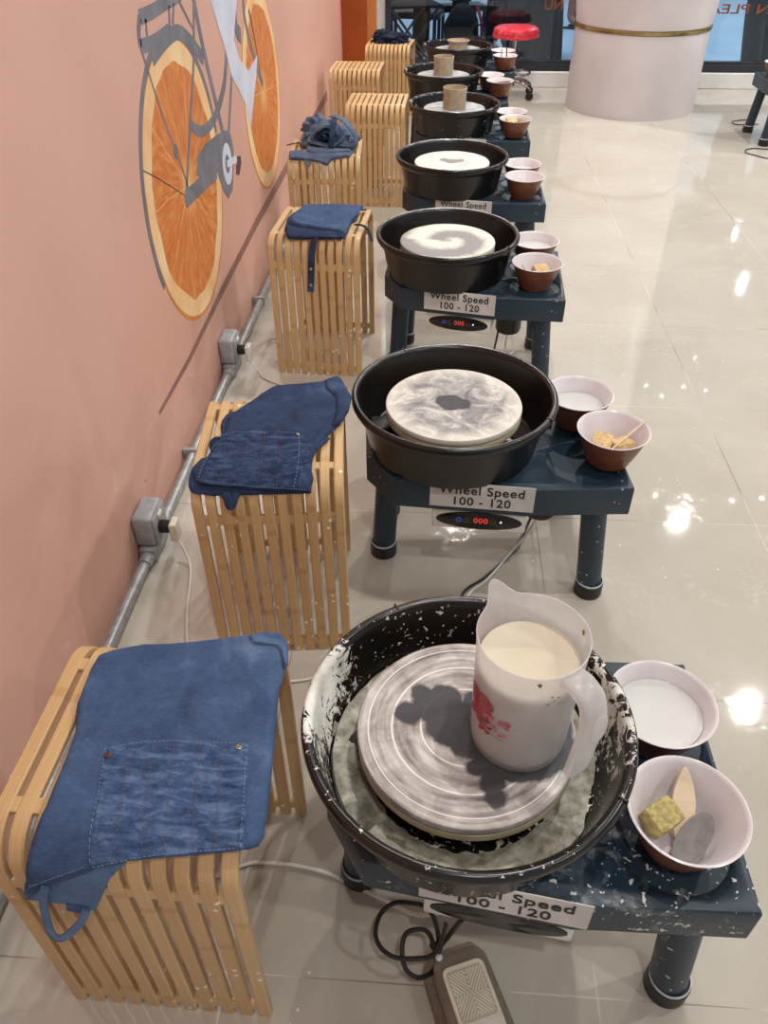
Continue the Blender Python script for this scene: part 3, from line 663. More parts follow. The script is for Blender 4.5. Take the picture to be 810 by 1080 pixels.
# ------------------------------------------------------------------ pottery wheels
RIM_Z, TOP_Z, BAT_Z = .4495, .3264, .4230
def bake(o):
    bpy.context.view_layer.update()
    me = bpy.data.meshes.new_from_object(o.evaluated_get(bpy.context.evaluated_depsgraph_get()))
    old = o.data; o.modifiers.clear(); o.data = me; bpy.data.meshes.remove(old)
TOPPOLY = [(.355,-.183), (.137,-.181), (-.128,-.140), (-.187,-.048), (-.187,.10), (-.128,.20), (.355,.20)]
FB, BB = (.268, -.088), (.272, .070)
def make_wheel(navy, basin, bat, hw=True):
    t = empty('pottery_wheel')
    bm = BM(); a_prism(bm, TOPPOLY, .258, TOP_Z, bev=.0035)
    top = to_obj('tabletop', bm, navy, t, sharp=25)
    cb = BM()
    for c in (FB, BB): a_lathe(cb, [(0, TOP_Z-.006), (.052, TOP_Z-.006), (.074, TOP_Z-.0055), (.079, TOP_Z+.01), (0, TOP_Z+.01)], 48, c)
    cut = to_obj('cutter', cb, navy); md = top.modifiers.new('b', 'BOOLEAN'); md.operation = 'DIFFERENCE'; md.object = cut; md.solver = 'EXACT'
    bake(top); bpy.data.objects.remove(cut)
    for (lx, ly, sx, sy) in ((.296, -.135, .02, -.012), (.296, .150, .015, .01), (-.137, .002, -.012, -.002), (-.125, .145, -.01, .01)):
        bm = BM(); a_tube(bm, [(lx, ly, .2575), (lx+sx, ly+sy, .030)], [.0275, .0275], 28); lg = to_obj('leg', bm, navy, t)
        bm = BM(); a_lathe(bm, [(0, 0), (.029, 0), (.0315, .003), (.0315, .034), (.029, .0365), (0, .0365)], 28, (lx+sx*1.08, ly+sy*1.08)); to_obj('foot_cap', bm, M['black'], lg)
        bm = BM(); a_lathe(bm, [(.0285, .0365), (.0305, .0365), (.0305, .0405), (.0285, .0405)], 28, (lx+sx*1.07, ly+sy*1.07), closed=True); to_obj('band', bm, M['ringwhite'], lg)
    bm = BM()
    prof = [(.0, .3275), (.172, .3275), (.180, .331), (.1965, .417), (.1985, .421), (.2055, .424), (.2105, .428), (.2150, .436), (.2158, .443), (.2135, .4485), (.209, .4505), (.204, .4485), (.2005, .443), (.1995, .437),
            (.1945, .415), (.178, .342), (.172, .3375), (.062, .3375), (.052, .342), (.050, .372), (.0, .372)]
    a_lathe(bm, prof, 96); bs = to_obj('splash_basin', bm, basin, t, sharp=50)
    for an in (R(118), R(-32)):
        bm = BM(); Mx = Matrix.Rotation(an, 4, 'Z'); a_box(bm, (.2040, -.0014, .427), (.2170, .0014, .4514), .0006, Mx); to_obj('seam_clip', bm, M['black'], bs)
    bm = BM(); Mx = Matrix.Rotation(R(172), 4, 'Z'); a_prism(bm, [(.115, -.02), (.178, -.026), (.178, .03), (.13, .02)], .3376, .362, bev=.003)
    for v in bm.verts: v.co = Mx @ v.co
    to_obj('drain_baffle', bm, M['black'], bs)
    bm = BM(); a_lathe(bm, [(0, .372), (.03, .372), (.034, .395), (.134, .3925), (.1425, .395), (.1435, .400), (.1425, .4065), (.137, .4078), (0, .4078)], 72); to_obj('wheel_head', bm, M['head'], t)
    bm = BM(); a_lathe(bm, [(0, .4092), (.141, .4092), (.1434, .4115), (.1438, .419), (.1425, .4222), (.140, .4230), (.112, .4226), (.0, .4230)], 96); to_obj('bat', bm, bat, t)
    # slanted front edge carries the sign and the control unit
    ang = math.atan2(-.181+.140, .137+.128)
    MF = Matrix.Translation((-.128, -.140, 0)) @ Matrix.Rotation(ang, 4, 'Z')
    e = empty('speed_sign'); e.parent = t; e.matrix_local = MF
    bm = BM(); a_box(bm, (.072, -.0024, .270), (.285, -.0008, .3335), .0005); bpy.data.objects.remove(e)
    for v in bm.verts: v.co = MF @ v.co
    sg = to_obj('speed_sign', bm, M['paper'], t, smooth=False)
    for s_, sz, zz, dx in (('Wheel Speed', .0300, .3150, 0), ('100 - 120', .0290, .2865, 0)):
        o = text_obj('sign_lettering', s_, sz, M['ink'], sg, ext=.0003, bold=.0004, spacing=1.08)
        X = MF @ Matrix.Translation((.178+dx, -.0030, zz)) @ Matrix.Rotation(R(90), 4, 'X')
        o.data.transform(X)
    bm = BM(); a_box(bm, (.078, .006, .205), (.275, .13, .2572), .004)
    for v in bm.verts: v.co = MF @ v.co
    cu = to_obj('control_unit', bm, M['white_plastic'], t)
    bm = BM(); X = MF @ Matrix.Translation((.177, .0059, .2315)) @ Matrix.Rotation(R(90), 4, 'X')
    a_lathe(bm, [(0, 0), (1, 0), (1, .0016), (0.97, .0022), (0, .0022)], 64, M=X @ Matrix.Diagonal((.090, .0225, 1, 1))); to_obj('control_panel', bm, M['blackgloss'], cu)
    if hw:
        def onp(x, z, d=.0038): return MF @ Vector((.177+x, .0059-d+.0012, .2315+z))
        o = text_obj('led_digits', '000', .019, M['led_red'], cu, ext=.0002, bold=.0003, spacing=1.1); o.data.transform(MF @ Matrix.Translation((.177+.004, .0059-.0028, .2325)) @ Matrix.Rotation(R(90), 4, 'X') @ Matrix.Shear('XY', 4, (.12, 0)))
        for x, m in ((-.042, M['led_blue']), (-.027, M['btn']), (.030, M['btn']), (.046, M['led_white'])):
            bm = BM(); X2 = MF @ Matrix.Translation((.177+x, .0059-.0020, .2325)) @ Matrix.Rotation(R(90), 4, 'X')
            r0 = .0022 if m is M['led_white'] else .0062
            a_lathe(bm, [(0, 0), (r0, 0), (r0, .0008), (0, .0008)] if m is M['led_white'] else [(r0*.62, 0), (r0, 0), (r0, .0008), (r0*.62, .0008)], 20, M=X2, closed=m is not M['led_white']); to_obj('button', bm, m, cu)
    bm = BM(); a_lathe(bm, [(0, .150), (.012, .150), (.012, .158), (.036, .160), (.040, .170), (.040, .2573), (0, .2573)], 28, (.205, -.045)); to_obj('motor', bm, M['black'], t)
    return t
TABLES = [(.7505, .6165, 1.0, 'navy_clay', 'basin_clay', 'bat_ring', 'nearest pottery wheel, splashed with clay, with a jug on it'),
          (.7365, 1.4225, 5.1, 'navy', 'basin', 'bat_grey', 'second pottery wheel, grey disc with a dark central blot'),
          (.7205, 2.3520, -2.4, 'navy', 'basin', 'bat_swirl', 'third pottery wheel, disc with a pale clay swirl'),
          (.7350, 3.1760, 0, 'navy', 'basin', 'bat_white', 'fourth pottery wheel, dusty white disc with a grey centre'),
          (.7470, 4.0400, -1, 'navy', 'basin_flecked', 'bat_dull', 'fifth pottery wheel, with the nearest of the clay cylinders'),
          (.6900, 4.7910, -1, 'navy', 'basin_flecked', 'bat_dull', 'sixth pottery wheel, with a clay cylinder, left of the row'),
          (.7730, 5.5800, -1, 'navy', 'basin_flecked', 'bat_dull', 'farthest pottery wheel, with a low clay pot, before the window'),
          (2.928, 5.294, 180, 'navy', 'basin', 'bat_white', 'pottery wheel at the right edge of the photo, past the column')]
protos = {}; WHEELS = []; protos_hw = {'navy_clay': False}
for (x, y, a, nv, bs, bt, lab) in TABLES:
    k = (nv, bs, bt)
    if k not in protos: protos[k] = make_wheel(M[nv], M[bs], M[bt], nv == 'navy'); o = protos[k]
    else: o = copy_tree(protos[k])
    o.location = (x, y, 0); o.rotation_euler = (0, 0, R(a)); tag(o, lab, 'pottery wheel', 'pottery wheels'); WHEELS.append(o)
# cords under the second and third wheels
def local_path(w, pts):
    i = (Matrix.Translation(w.location) @ Matrix.Rotation(w.rotation_euler.z, 4, 'Z')).inverted(); return [i @ Vector(p) for p in pts]
w2 = WHEELS[1]
tube_obj('black_power_cord', local_path(w2, [(.93,1.44,.20), (.95,1.50,.10), (.95,1.53,.02), (.905,1.43,.005), (.83,1.33,.005), (.78,1.275,.005), (.74,1.15,.005)]), .0033, M['black'], w2, 8)
tube_obj('white_power_cord', local_path(w2, [(.90,1.42,.22), (.945,1.44,.12), (.94,1.47,.03), (.885,1.40,.006), (.835,1.32,.006), (.79,1.265,.006), (.75,1.12,.006)]), .0028, M['white_plastic'], w2, 8)
w3 = WHEELS[2]
tube_obj('black_power_cord', local_path(w3, [(.90,2.36,.24), (.895,2.33,.12), (.87,2.30,.03), (.80,2.22,.006), (.72,2.1,.006)]), .0033, M['black'], w3, 8)
tube_obj('white_power_cord', local_path(w3, [(.93,2.33,.24), (.925,2.32,.14), (.93,2.36,.04), (.97,2.45,.006)]), .0028, M['white_plastic'], w3, 8)
w1 = WHEELS[0]
tube_obj('white_power_cord', local_path(w1, [(.36,1.02,.005), (.42,1.0,.005), (.50,1.02,.005), (.60,1.05,.005)]), .0032, M['white_plastic'], w1, 8)
tube_obj('white_power_cord', local_path(w1, [(.25,.52,.005), (.387,.606,.005), (.448,.62,.005), (.538,.611,.005), (.635,.575,.005), (.70,.545,.02), (.75,.53,.10), (.79,.53,.20)]), .0034, M['white_plastic'], w1, 8)
# thick clay slurry lying in the nearest basin
bm = BM(); n = 160; rows = []
for k in range(n):
    a = 2*PI*k/n; row = []
    on = .5+.5*math.tanh(6*(noise.noise(Vector((math.cos(a)*1.6, math.sin(a)*1.6, 2.2)))+.20+.30*math.cos(a-R(175))+.16*math.cos(a-R(-10))-1.1*math.exp(-((a-R(218))/.12)**2)-.5*math.exp(-((a-R(285))/.35)**2)))
    for j, (r_, h_) in enumerate(((.128, 0), (.137, .012), (.150, .022), (.162, .028), (.171, .031), (.178, .028), (.181, .02))):
        h = h_*on*(1+.35*noise.noise(Vector((a*7, r_*50, 1)))) + .0015*noise.noise(Vector((a*60, r_*400, 5)))*on
        rr = r_ + .004*noise.noise(Vector((a*9, j, 0)))*(1 if j < 4 else 0)
        rr = min(rr, .1765+(h)*.2)
        row.append(bm.verts.new((rr*math.cos(a), rr*math.sin(a), .3376+max(h, -.0001))))
    rows.append(row)
for k in range(n):
    a, b = rows[k], rows[(k+1) % n]
    for j in range(6): bm.faces.new((a[j], b[j], b[j+1], a[j+1]))
to_obj('clay_slurry', bm, M['sludge'], w1)

# ------------------------------------------------------------------ bowls
BZ = TOP_Z-.0055
def make_bowl():
    t = empty('mixing_bowl')
    bm = BM(); a_lathe(bm, [(0, 0), (.040, 0), (.044, .002), (.058, .036), (.0712, .0730), (.0735, .0745), (.0725, .0748), (.0700, .0730), (.0568, .036), (.0430, .0035), (0, .002)], 64); to_obj('outer_shell', bm, M['brownwood'], t)
    bm = BM(); a_lathe(bm, [(0, .0045), (.036, .0048), (.042, .010), (.0540, .036), (.0685, .0720), (.0710, .0762), (.0733, .0774), (.0746, .0768), (.0742, .0750)], 64); to_obj('white_lining', bm, M['melamine'], t)
    return t
BOWLS = [(1.0240,.5320,'bowl holding a yellow sponge and a metal scraper on the nearest wheel table'), (1.0250,.6910,'bowl of cloudy water beside the jug, on the nearest wheel table'),
         (1.0650,1.3690,'bowl with two tan sponges and a thin stick on the second wheel table'), (1.0130,1.5110,'bowl of clear water half hidden behind the second basin'),
         (.9860,2.2610,'bowl with a sponge piece, nearer of two on the third wheel table'), (.9910,2.4230,'bowl behind the sponge bowl on the third wheel table'),
         (1.0090,3.0910,'empty white bowl, nearer of two on the fourth wheel table'), (1.0110,3.2560,'bowl behind the empty one on the fourth wheel table'),
         (1.0280,3.9370,'bowl with sponge scraps, nearer of two on the fifth wheel table'), (1.0200,4.1050,'bowl behind the scraps bowl on the fifth wheel table'),
         (.9980,4.7670,'bowl with a dark tool across it on the sixth wheel table'), (.9550,4.9180,'bowl behind the tool bowl on the sixth wheel table'),
         (1.0650,5.4980,'bowl with tools standing up in it on the farthest wheel table'), (1.0600,5.6700,'bowl behind the one with upright tools on the farthest wheel table'),
         (2.6600,5.3820,'bowl on the wheel table at the right edge of the photo')]
pb = make_bowl()
def bowl_z(x, y):
    for w in WHEELS:
        M_ = Matrix.Translation(w.location) @ Matrix.Rotation(w.rotation_euler.z, 4, 'Z')
        for c in (FB, BB):
            p = M_ @ Vector((c[0], c[1], 0))
            if math.hypot(p.x-x, p.y-y) < .011: return BZ
    return TOP_Z+.0005
for i, (x, y, lab) in enumerate(BOWLS):
    o = pb if i == 0 else copy_tree(pb); o.location = (x, y, bowl_z(x, y)); o.rotation_euler.z = i*.7; tag(o, lab, 'bowl', 'brown and white bowls on the wheel tables')
def water(i, h, lab, m='water'):
    x, y, _ = BOWLS[i]; r = .0425+(h-.010)*.42-.0004
    bm = BM(); a_lathe(bm, [(0, h), (r*.97, h), (r, h+.0006), (.0395, .0075), (0, .0052)], 48)
    o = to_obj('bowl_water', bm, M[m]); o.location = (x, y, bowl_z(x, y)); tag(o, lab, 'water')
water(1, .052, 'cloudy water in the bowl beside the jug'); water(3, .045, 'clear water in the bowl behind the second basin'); water(5, .05, 'water in the rear bowl of the third wheel table')
water(7, .05, 'water in the rear bowl of the fourth wheel table'); water(9, .05, 'water in the rear bowl of the fifth wheel table')
def rock(name, cx, cy, cz, sx, sy, sz, rz, m, lab, cat, seed=0, tilt=0, amp=.08):
    bm = BM(); bmesh.ops.create_cube(bm, size=1); bmesh.ops.subdivide_edges(bm, edges=bm.edges[:], cuts=7, use_grid_fill=True)
    for v in bm.verts:
        p = v.co.copy(); q = p*2; l = max(abs(q.x), abs(q.y), abs(q.z)); s_ = q.normalized(); p = (q*.82+s_*l*1.0*.22)*.5
        p *= 1+amp*noise.noise(p*4+Vector((seed, 0, 0))); v.co = Vector((p.x*sx, p.y*sy, p.z*sz))
    o = to_obj(name, bm, m); o.location = (cx, cy, cz); o.rotation_euler = (tilt, 0, rz); return tag(o, lab, cat)
b1 = BOWLS[0]
rock('sponge', b1[0]-.022, b1[1]+.010, BZ+.0350, .042, .035, .032, R(35), M['sponge'], 'yellow sponge chunk in the nearest bowl', 'sponge', 3, R(12))
def leaf_tool(name, m, L, Wd, th, M4, lab, cat, hole=True, tip=1.0, hm=None):
    t = empty(name); t.matrix_world = M4; tag(t, lab, cat); P = []
    for k in range(40):
        a = 2*PI*k/40; x = math.cos(a); y = math.sin(a); P.append((L/2*x, Wd/2*y*(1-tip*.45*max(x, 0)**2) ))
    bm = BM(); a_prism(bm, P, -th/2, th/2, bev=th*.3); to_obj('blade', bm, m, t, smooth=False)
    if hole: bm = BM(); a_lathe(bm, [(0, -th/2-.0003), (.0032, -th/2-.0003), (.0032, th/2+.0004), (0, th/2+.0004)], 16, (-L*.30, 0)); to_obj('hole', bm, M['black'], t)
    return t
def TRS(loc, rx, ry, rz): return Matrix.Translation(loc) @ Matrix.Rotation(rz, 4, 'Z') @ Matrix.Rotation(ry, 4, 'Y') @ Matrix.Rotation(rx, 4, 'X')
leaf_tool('wooden_rib', M['boxwood'], .096, .030, .004, TRS((b1[0]+.006, b1[1]+.022, BZ+.046), R(8), R(-38), R(84)), 'pale wooden modelling rib leaning in the nearest bowl', 'clay tool')
leaf_tool('metal_scraper', M['steel'], .078, .036, .0016, TRS((b1[0]+.014, b1[1]-.014, BZ+.030), R(10), R(-22), R(48)), 'grey oval metal scraper in the nearest bowl', 'clay tool', False, 0)
b2 = BOWLS[2]
rock('sponge', b2[0]-.016, b2[1]+.006, BZ+.043, .040, .040, .026, R(-20), M['sponge_tan'], 'left tan sponge with a dark hole in the second wheel bowl', 'sponge', 5, R(15))
rock('sponge', b2[0]+.022, b2[1]-.006, BZ+.045, .040, .034, .026, R(25), M['sponge_tan'], 'right tan sponge in the second wheel bowl', 'sponge', 8, R(-8))
def stick(name, p0, p1, r, m, lab, parent=None):
    bm = BM(); a_tube(bm, [p0, Vector(p0).lerp(Vector(p1), .5), p1], [r*.6, r, r*.8], 10); return tag(to_obj(name, bm, m), lab, 'clay tool')
stick('modelling_stick', (b2[0]-.004, b2[1]-.028, BZ+.052), (b2[0]+.068, b2[1]+.026, BZ+.088), .0026, M['boxwood'], 'thin pale stick resting on the tan sponges')
b3 = BOWLS[4]
rock('sponge', b3[0]+.012, b3[1]+.004, BZ+.044, .044, .036, .034, R(25), M['sponge_tan'], 'tan sponge in the bowl on the third wheel table', 'sponge', 2, R(20))
leaf_tool('metal_scraper', M['steel'], .05, .028, .0016, TRS((b3[0]-.030, b3[1]+.006, BZ+.046), R(0), R(52), R(10)), 'grey scraper in the bowl on the third wheel table', 'clay tool', False, 0)
b5 = BOWLS[8]
rock('sponge', b5[0]-.018, b5[1]+.003, BZ+.062, .044, .05, .036, R(15), M['sponge_tan'], 'left sponge scrap in the fifth wheel bowl', 'sponge', 4, R(10))
rock('sponge', b5[0]+.022, b5[1]+.004, BZ+.060, .036, .04, .030, R(55), M['mud'], 'right brownish sponge scrap in the fifth wheel bowl', 'sponge', 9, R(10))
b6 = BOWLS[10]; stick('modelling_stick', (b6[0]-.045, b6[1]+.02, BZ+.062), (b6[0]+.05, b6[1]-.03, BZ+.080), .005, M['black'], 'dark tool lying across the sixth wheel bowl')
rock('sponge', b6[0]+.012, b6[1]+.006, BZ+.050, .044, .04, .034, R(55), M['sponge_tan'], 'sponge in the bowl on the sixth wheel table', 'sponge', 6, 0)
b7 = BOWLS[12]
stick('modelling_stick', (b7[0]-.02, b7[1], BZ+.012), (b7[0]-.024, b7[1]+.02, BZ+.115), .003, M['black'], 'left of two dark tools standing in the farthest bowl'); stick('modelling_stick', (b7[0]+.01, b7[1], BZ+.012), (b7[0]+.006, b7[1]+.012, BZ+.125), .004, M['black'], 'right of two dark tools standing in the farthest bowl')

# ------------------------------------------------------------------ clay pots on the far wheels
def pot(x, y, r0, r1, h, lab, th=.005):
    bm = BM(); a_lathe(bm, [(0, 0), (r0, 0), (r0*1.02, h*.25), (r0*.99, h*.6), (r1, h-.003), (r1-.001, h), (r1-th+.001, h), (r1-th, h-.004), (r0-th, .012), (0, .008)], 48)
    o = to_obj('clay_pot', bm, M['clay']); o.location = (x, y, BAT_Z+.0002); tag(o, lab, 'pot', 'wet clay pots on the far wheels')
pot(.747, 4.035, .053, .056, .088, 'clay cylinder on the fifth wheel, nearest of the clay pots')
pot(.690, 4.800, .052, .055, .088, 'clay cylinder on the sixth wheel, behind the nearest one')
pot(.776, 5.600, .056, .070, .045, 'low wide clay pot on the farthest wheel')

# ------------------------------------------------------------------ the jug
jx, jy, jz = .816, .611, BAT_Z+.0005
jug = empty('measuring_jug', (jx, jy, jz), 0, 'milky plastic jug with a red flower print on the nearest wheel', 'jug')
bm = BM(); H_ = .190; seg = 96; sp = R(122)
prof = [(0, 0, 0), (.056, 0, 0), (.060, .003, 0), (.0612, .02, 0), (.0625, .08, 0), (.0638, .14, .12), (.0648, .168, .5), (.0655, .188, 1.0), (.0662, .190, 1.0), (.0660, .1915, 1.0), (.0645, .1912, 1.0), (.0636, .188, 1.0), (.0630, .168, .5), (.0620, .14, .12), (.0605, .08, 0), (.059, .012, 0), (.054, .004, 0), (0, .0035, 0)]
rings = []
for r_, z_, w_ in prof:
    if r_ == 0: rings.append([bm.verts.new((0, 0, z_))]); continue
    row = []
    for k in range(seg):
        a = 2*PI*k/seg; d = (a-sp+PI) % (2*PI)-PI; q = math.exp(-(d/.21)**2)*w_
        rr = r_+.020*q; row.append(bm.verts.new((rr*math.cos(a), rr*math.sin(a), z_+.014*q)))
    rings.append(row)
for a, b in zip(rings, rings[1:]):
    for k in range(seg):
        k2 = (k+1) % seg
        if len(a) == 1: bm.faces.new((a[0], b[k], b[k2]))
        elif len(b) == 1: bm.faces.new((a[k], b[0], a[k2]))
        else: bm.faces.new((a[k], b[k], b[k2], a[k2]))
to_obj('body', bm, M['pitcher'], jug, sharp=60)
hd = R(-52); hx, hy = math.cos(hd), math.sin(hd)
hp = catmull([(.062*hx, .062*hy, .177), (.078*hx, .078*hy, .180), (.096*hx, .096*hy, .170), (.103*hx, .103*hy, .140), (.101*hx, .101*hy, .095), (.097*hx, .097*hy, .045)], 8)
bm = BM(); a_tube(bm, hp, .01, 16, flat=(.034, .016)); hnd = to_obj('handle', bm, M['pitcher'], jug)
bm = BM(); X = Matrix.Translation((.1135*hx, .1135*hy, .143)) @ Matrix.Rotation(hd, 4, 'Z') @ Matrix.Rotation(R(84), 4, 'Y') @ Matrix.Diagonal((.022, .0125, .002, 1)); bmesh.ops.create_uvsphere(bm, u_segments=20, v_segments=8, radius=1, matrix=X); to_obj('thumb_pad', bm, M['pitcher'], hnd)
lq = BM(); a_lathe(lq, [(0, .0045), (.053, .005), (.0580, .012), (.0597, .08), (.0603, .1475), (.0595, .1485), (0, .1480)], 64); o = to_obj('slip_water', lq, M['claywater']); o.location = (jx, jy, jz); tag(o, 'cloudy cream clay water filling the plastic jug', 'water')
def decal(name, blobs, m, lift=.0006):
    bm = BM()
    for (deg, z_, w, h, rot) in blobs:
        n = 14; vs = []; r0 = .0627+ (z_-.08)*.02+lift
        c = bm.verts.new((r0*math.cos(R(deg)), r0*math.sin(R(deg)), z_))
        for k in range(n):
            a = 2*PI*k/n; u = w*math.cos(a)*(1+.18*math.sin(3*a+deg)); v_ = h*math.sin(a)*(1+.15*math.cos(2*a+z_*900)); u, v_ = u*math.cos(rot)-v_*math.sin(rot), u*math.sin(rot)+v_*math.cos(rot)
            an = R(deg)+u/.063; vs.append(bm.verts.new((r0*math.cos(an), r0*math.sin(an), z_+v_)))
        for k in range(n): bm.faces.new((c, vs[k], vs[(k+1) % n]))
    return to_obj(name, bm, m, jug)
random.seed(3)
decal('rose_print', [(-152+random.uniform(-17, 15), .092+random.uniform(-.022, .022), random.uniform(.006, .010), random.uniform(.006, .011), random.uniform(0, 3)) for _ in range(30)]+[(-141, .066, .006, .006, 0), (-146, .058, .006, .004, 1), (-136, .060, .004, .004, 0)], M['rose'])
decal('blossom_print', [(-127+random.uniform(-15, 17), .082+random.uniform(-.016, .016), .0034, .0026, random.uniform(0, 3)) for _ in range(22)], M['pinkflower'], .0008)
decal('leaf_print', [(-138, .078, .0065, .0022, .9), (-133, .071, .005, .0018, .6), (-122, .062, .010, .0006, -.05), (-146, .074, .004, .002, 1.4)], M['leafprint'], .0010)
decal('mud_fleck', [(-88, .181, .0022, .0040, .3), (-70, .150, .0022, .0010, .8), (-66, .155, .0020, .0012, .2), (-73, .158, .0022, .0010, -.5), (-76, .145, .0028, .0008, .1), (-64, .143, .0018, .0010, .9)], M['mud'], .0012)
X = Matrix.Translation((.0622*math.cos(R(15)), .0622*math.sin(R(15)), .180)); bm = BM(); bmesh.ops.create_uvsphere(bm, u_segments=10, v_segments=6, radius=1, matrix=X @ Matrix.Rotation(R(15), 4, 'Z') @ Matrix.Diagonal((.0008, .0028, .0046, 1))); to_obj('mud_fleck', bm, M['mud'], jug)

# ------------------------------------------------------------------ foot pedal of the nearest wheel
pz = .075
pc = at_z(486.5, 1016, pz); pd = (at_z(511, 1085, pz)-pc); pd.z = 0; pd.normalize(); pa = math.atan2(pd.y, pd.x)
ped = empty('foot_pedal', (pc.x, pc.y, 0), pa, 'taupe foot pedal with a cream patterned tread on the floor', 'foot pedal')
tilt = Matrix.Rotation(R(7), 4, 'Y')
bm = BM(); a_prism(bm, [(-.022,-.050), (.19,-.056), (.20,-.045), (.20,.045), (.19,.056), (-.022,.050), (-.042,.034), (-.042,-.034)], 0, .030, bev=.005); to_obj('base', bm, M['grey_pedal'], ped)
bm = BM(); a_prism(bm, [(-.010,-.040), (.165,-.044), (.165,.044), (-.010,.040), (-.026,.030), (-.026,-.030)], .0303, .062, bev=.008); to_obj('housing', bm, M['grey_pedal'], ped)
def rrect(x0, x1, y0, y1, r, n=5):
    P = []
    for cx, cy, a0 in ((x1-r, y1-r, 0), (x0+r, y1-r, 90), (x0+r, y0+r, 180), (x1-r, y0+r, 270)):
        for k in range(n+1): a = R(a0+90*k/n); P.append((cx+r*math.cos(a), cy+r*math.sin(a)))
    return P
bm = BM(); a_prism(bm, rrect(0, .17, -.031, .031, .008), .0665, .0755, bev=.0015); tr = to_obj('tread_plate', bm, M['offwhite'], ped)
bm = BM(); a_prism(bm, rrect(.006, .074, -.0265, .0265, .005), .0755, .0758); to_obj('tread_field', bm, M['field'], tr, smooth=False)
bm = BM()
def rib(p0, p1, w=.0021):
    d = Vector((p1[0]-p0[0], p1[1]-p0[1], 0)); L = d.length; a = math.atan2(d.y, d.x)
    a_box(bm, (0, -w/2, .0755), (L, w/2, .0775), 0, Matrix.Translation((p0[0], p0[1], 0)) @ Matrix.Rotation(a, 4, 'Z'))
cx0, cw, chh = .040, .030, .0245
for s1 in (-1, 1):
    rib((cx0-cw, s1*chh), (cx0+cw, -s1*chh), .0015)
for k in (1, 2, 3, 4):
    f = k/5
    for sx in (-1, 1):
        rib((cx0+sx*cw, chh*(1-f)), (cx0+sx*cw*f, 0)); rib((cx0+sx*cw, -chh*(1-f)), (cx0+sx*cw*f, 0))
    for sy in (-1, 1):
        rib((cx0+cw*(1-f), sy*chh), (cx0, sy*chh*f)); rib((cx0-cw*(1-f), sy*chh), (cx0, sy*chh*f))
to_obj('tread_ribs', bm, M['offwhite'], tr, smooth=False)
bm = BM(); a_prism(bm, rrect(.080, .098, -.024, .024, .006), .0755, .0765, bev=.0003); to_obj('tread_button', bm, M['white_plastic'], tr)
Pi = (Matrix.Translation((pc.x, pc.y, 0)) @ Matrix.Rotation(pa, 4, 'Z')).inverted()
def pz_(L): return [Pi @ at_z(u, v, z) for u, v, z in L]
tube_obj('black_cord', pz_([(470,975,.19), (468,985,.15), (463,998,.11), (455,1008,.09), (440,1011,.085), (418,1010,.085), (402,1000,.085), (396,983,.085), (402,963,.085), (415,953,.09), (430,952,.10), (450,957,.13), (460,975,.115), (463,997,.085), (462,1012,.06)]), .0035, M['black'], ped, 10)
tube_obj('black_cord', pz_([(487,970,.19), (478,981,.14), (466,996,.095), (460,1001,.09), (452,984,.09), (441,980,.09), (428,985,.09), (424,1003,.085), (428,1022,.075), (440,1031,.06), (452,1028,.05), (458,1022,.045)]), .0035, M['black'], ped, 10)
bm = BM(); a_lathe(bm, [(0, 0), (.006, 0), (.007, .012), (.005, .022), (0, .022)], 16, M=Matrix.Translation(Pi @ at_z(463, 1000, .08)) @ Matrix.Rotation(R(30), 4, 'X')); to_obj('cord_knot', bm, M['black'], ped)
bm = BM(); bmesh.ops.create_uvsphere(bm, u_segments=14, v_segments=8, radius=.0055, matrix=Matrix.Translation(Pi @ at_z(463, 1010, .070))); to_obj('cord_grommet', bm, M['ringwhite'], ped)

# ------------------------------------------------------------------ denim aprons lying on the stools
class Shell:
    def __init__(s, i):
        x, y, a = STOOLS[i]; s.sx = 1.07 if i == 0 else 1.0
        s.M = Matrix.Translation((x, y, 0)) @ Matrix.Rotation(R(a), 4, 'Z'); s.Mi = s.M.inverted()
        s.flat = SD/2-SR; s.arc = SR*PI/2
    back = False
    def loc(s, x, q, off):                       # x across, q along the slats from the seat centre (front is negative)
        g = -1 if q < 0 else 1; a = abs(q)
        if s.back and q > s.flat: return Vector((x, q, SH+off-.9*(q-s.flat)**2-1.5*max(0, abs(x)-SW*s.sx/2)**1.5))
        if a <= s.flat: y, z, ny, nz = a, SH, 0, 1
        elif a <= s.flat+s.arc:
            t = (a-s.flat)/SR; y = s.flat+SR*math.sin(t); z = SH-SR+SR*math.cos(t); ny, nz = math.sin(t), math.cos(t)
        else: y = SD/2; z = SH-SR-(a-s.flat-s.arc); ny, nz = 1, 0
        return Vector((x, g*(y+ny*off), z+nz*off))
    def hit(s, u, v, off=.006):
        o = s.Mi @ CAM; d = s.Mi.to_3x3() @ ray(u, v); best = None
        qs = [(-.42+.004*k) for k in range(190)]
        for a, b in zip(qs, qs[1:]):
            A, B = s.loc(0, a, off), s.loc(0, b, off); n = (B-A).cross(Vector((1, 0, 0)))
            dn = d.dot(n)
            if abs(dn) < 1e-9: continue
            t = (A-o).dot(n)/dn; P = o+d*t; f = (P-A).dot(B-A)/(B-A).length_squared
            if -.001 <= f <= 1.001 and t > 0 and (best is None or t < best[0]): best = (t, P.x, a+(b-a)*f)
        return (best[1], best[2]) if best else None
def wrk(x, q, sd, amp, ani=(9, 16)):
    p = Vector((x*ani[0], q*ani[1], sd)); w = noise.noise(p)*1.0 + .45*noise.noise(p*2.3+Vector((4, 1, 0))) + .22*noise.noise(p*5.1)
    f = math.exp(-abs(noise.noise(Vector((x*6+3*q, q*7-x*4, sd+9))))*9)*.8
    return amp*(w+f)
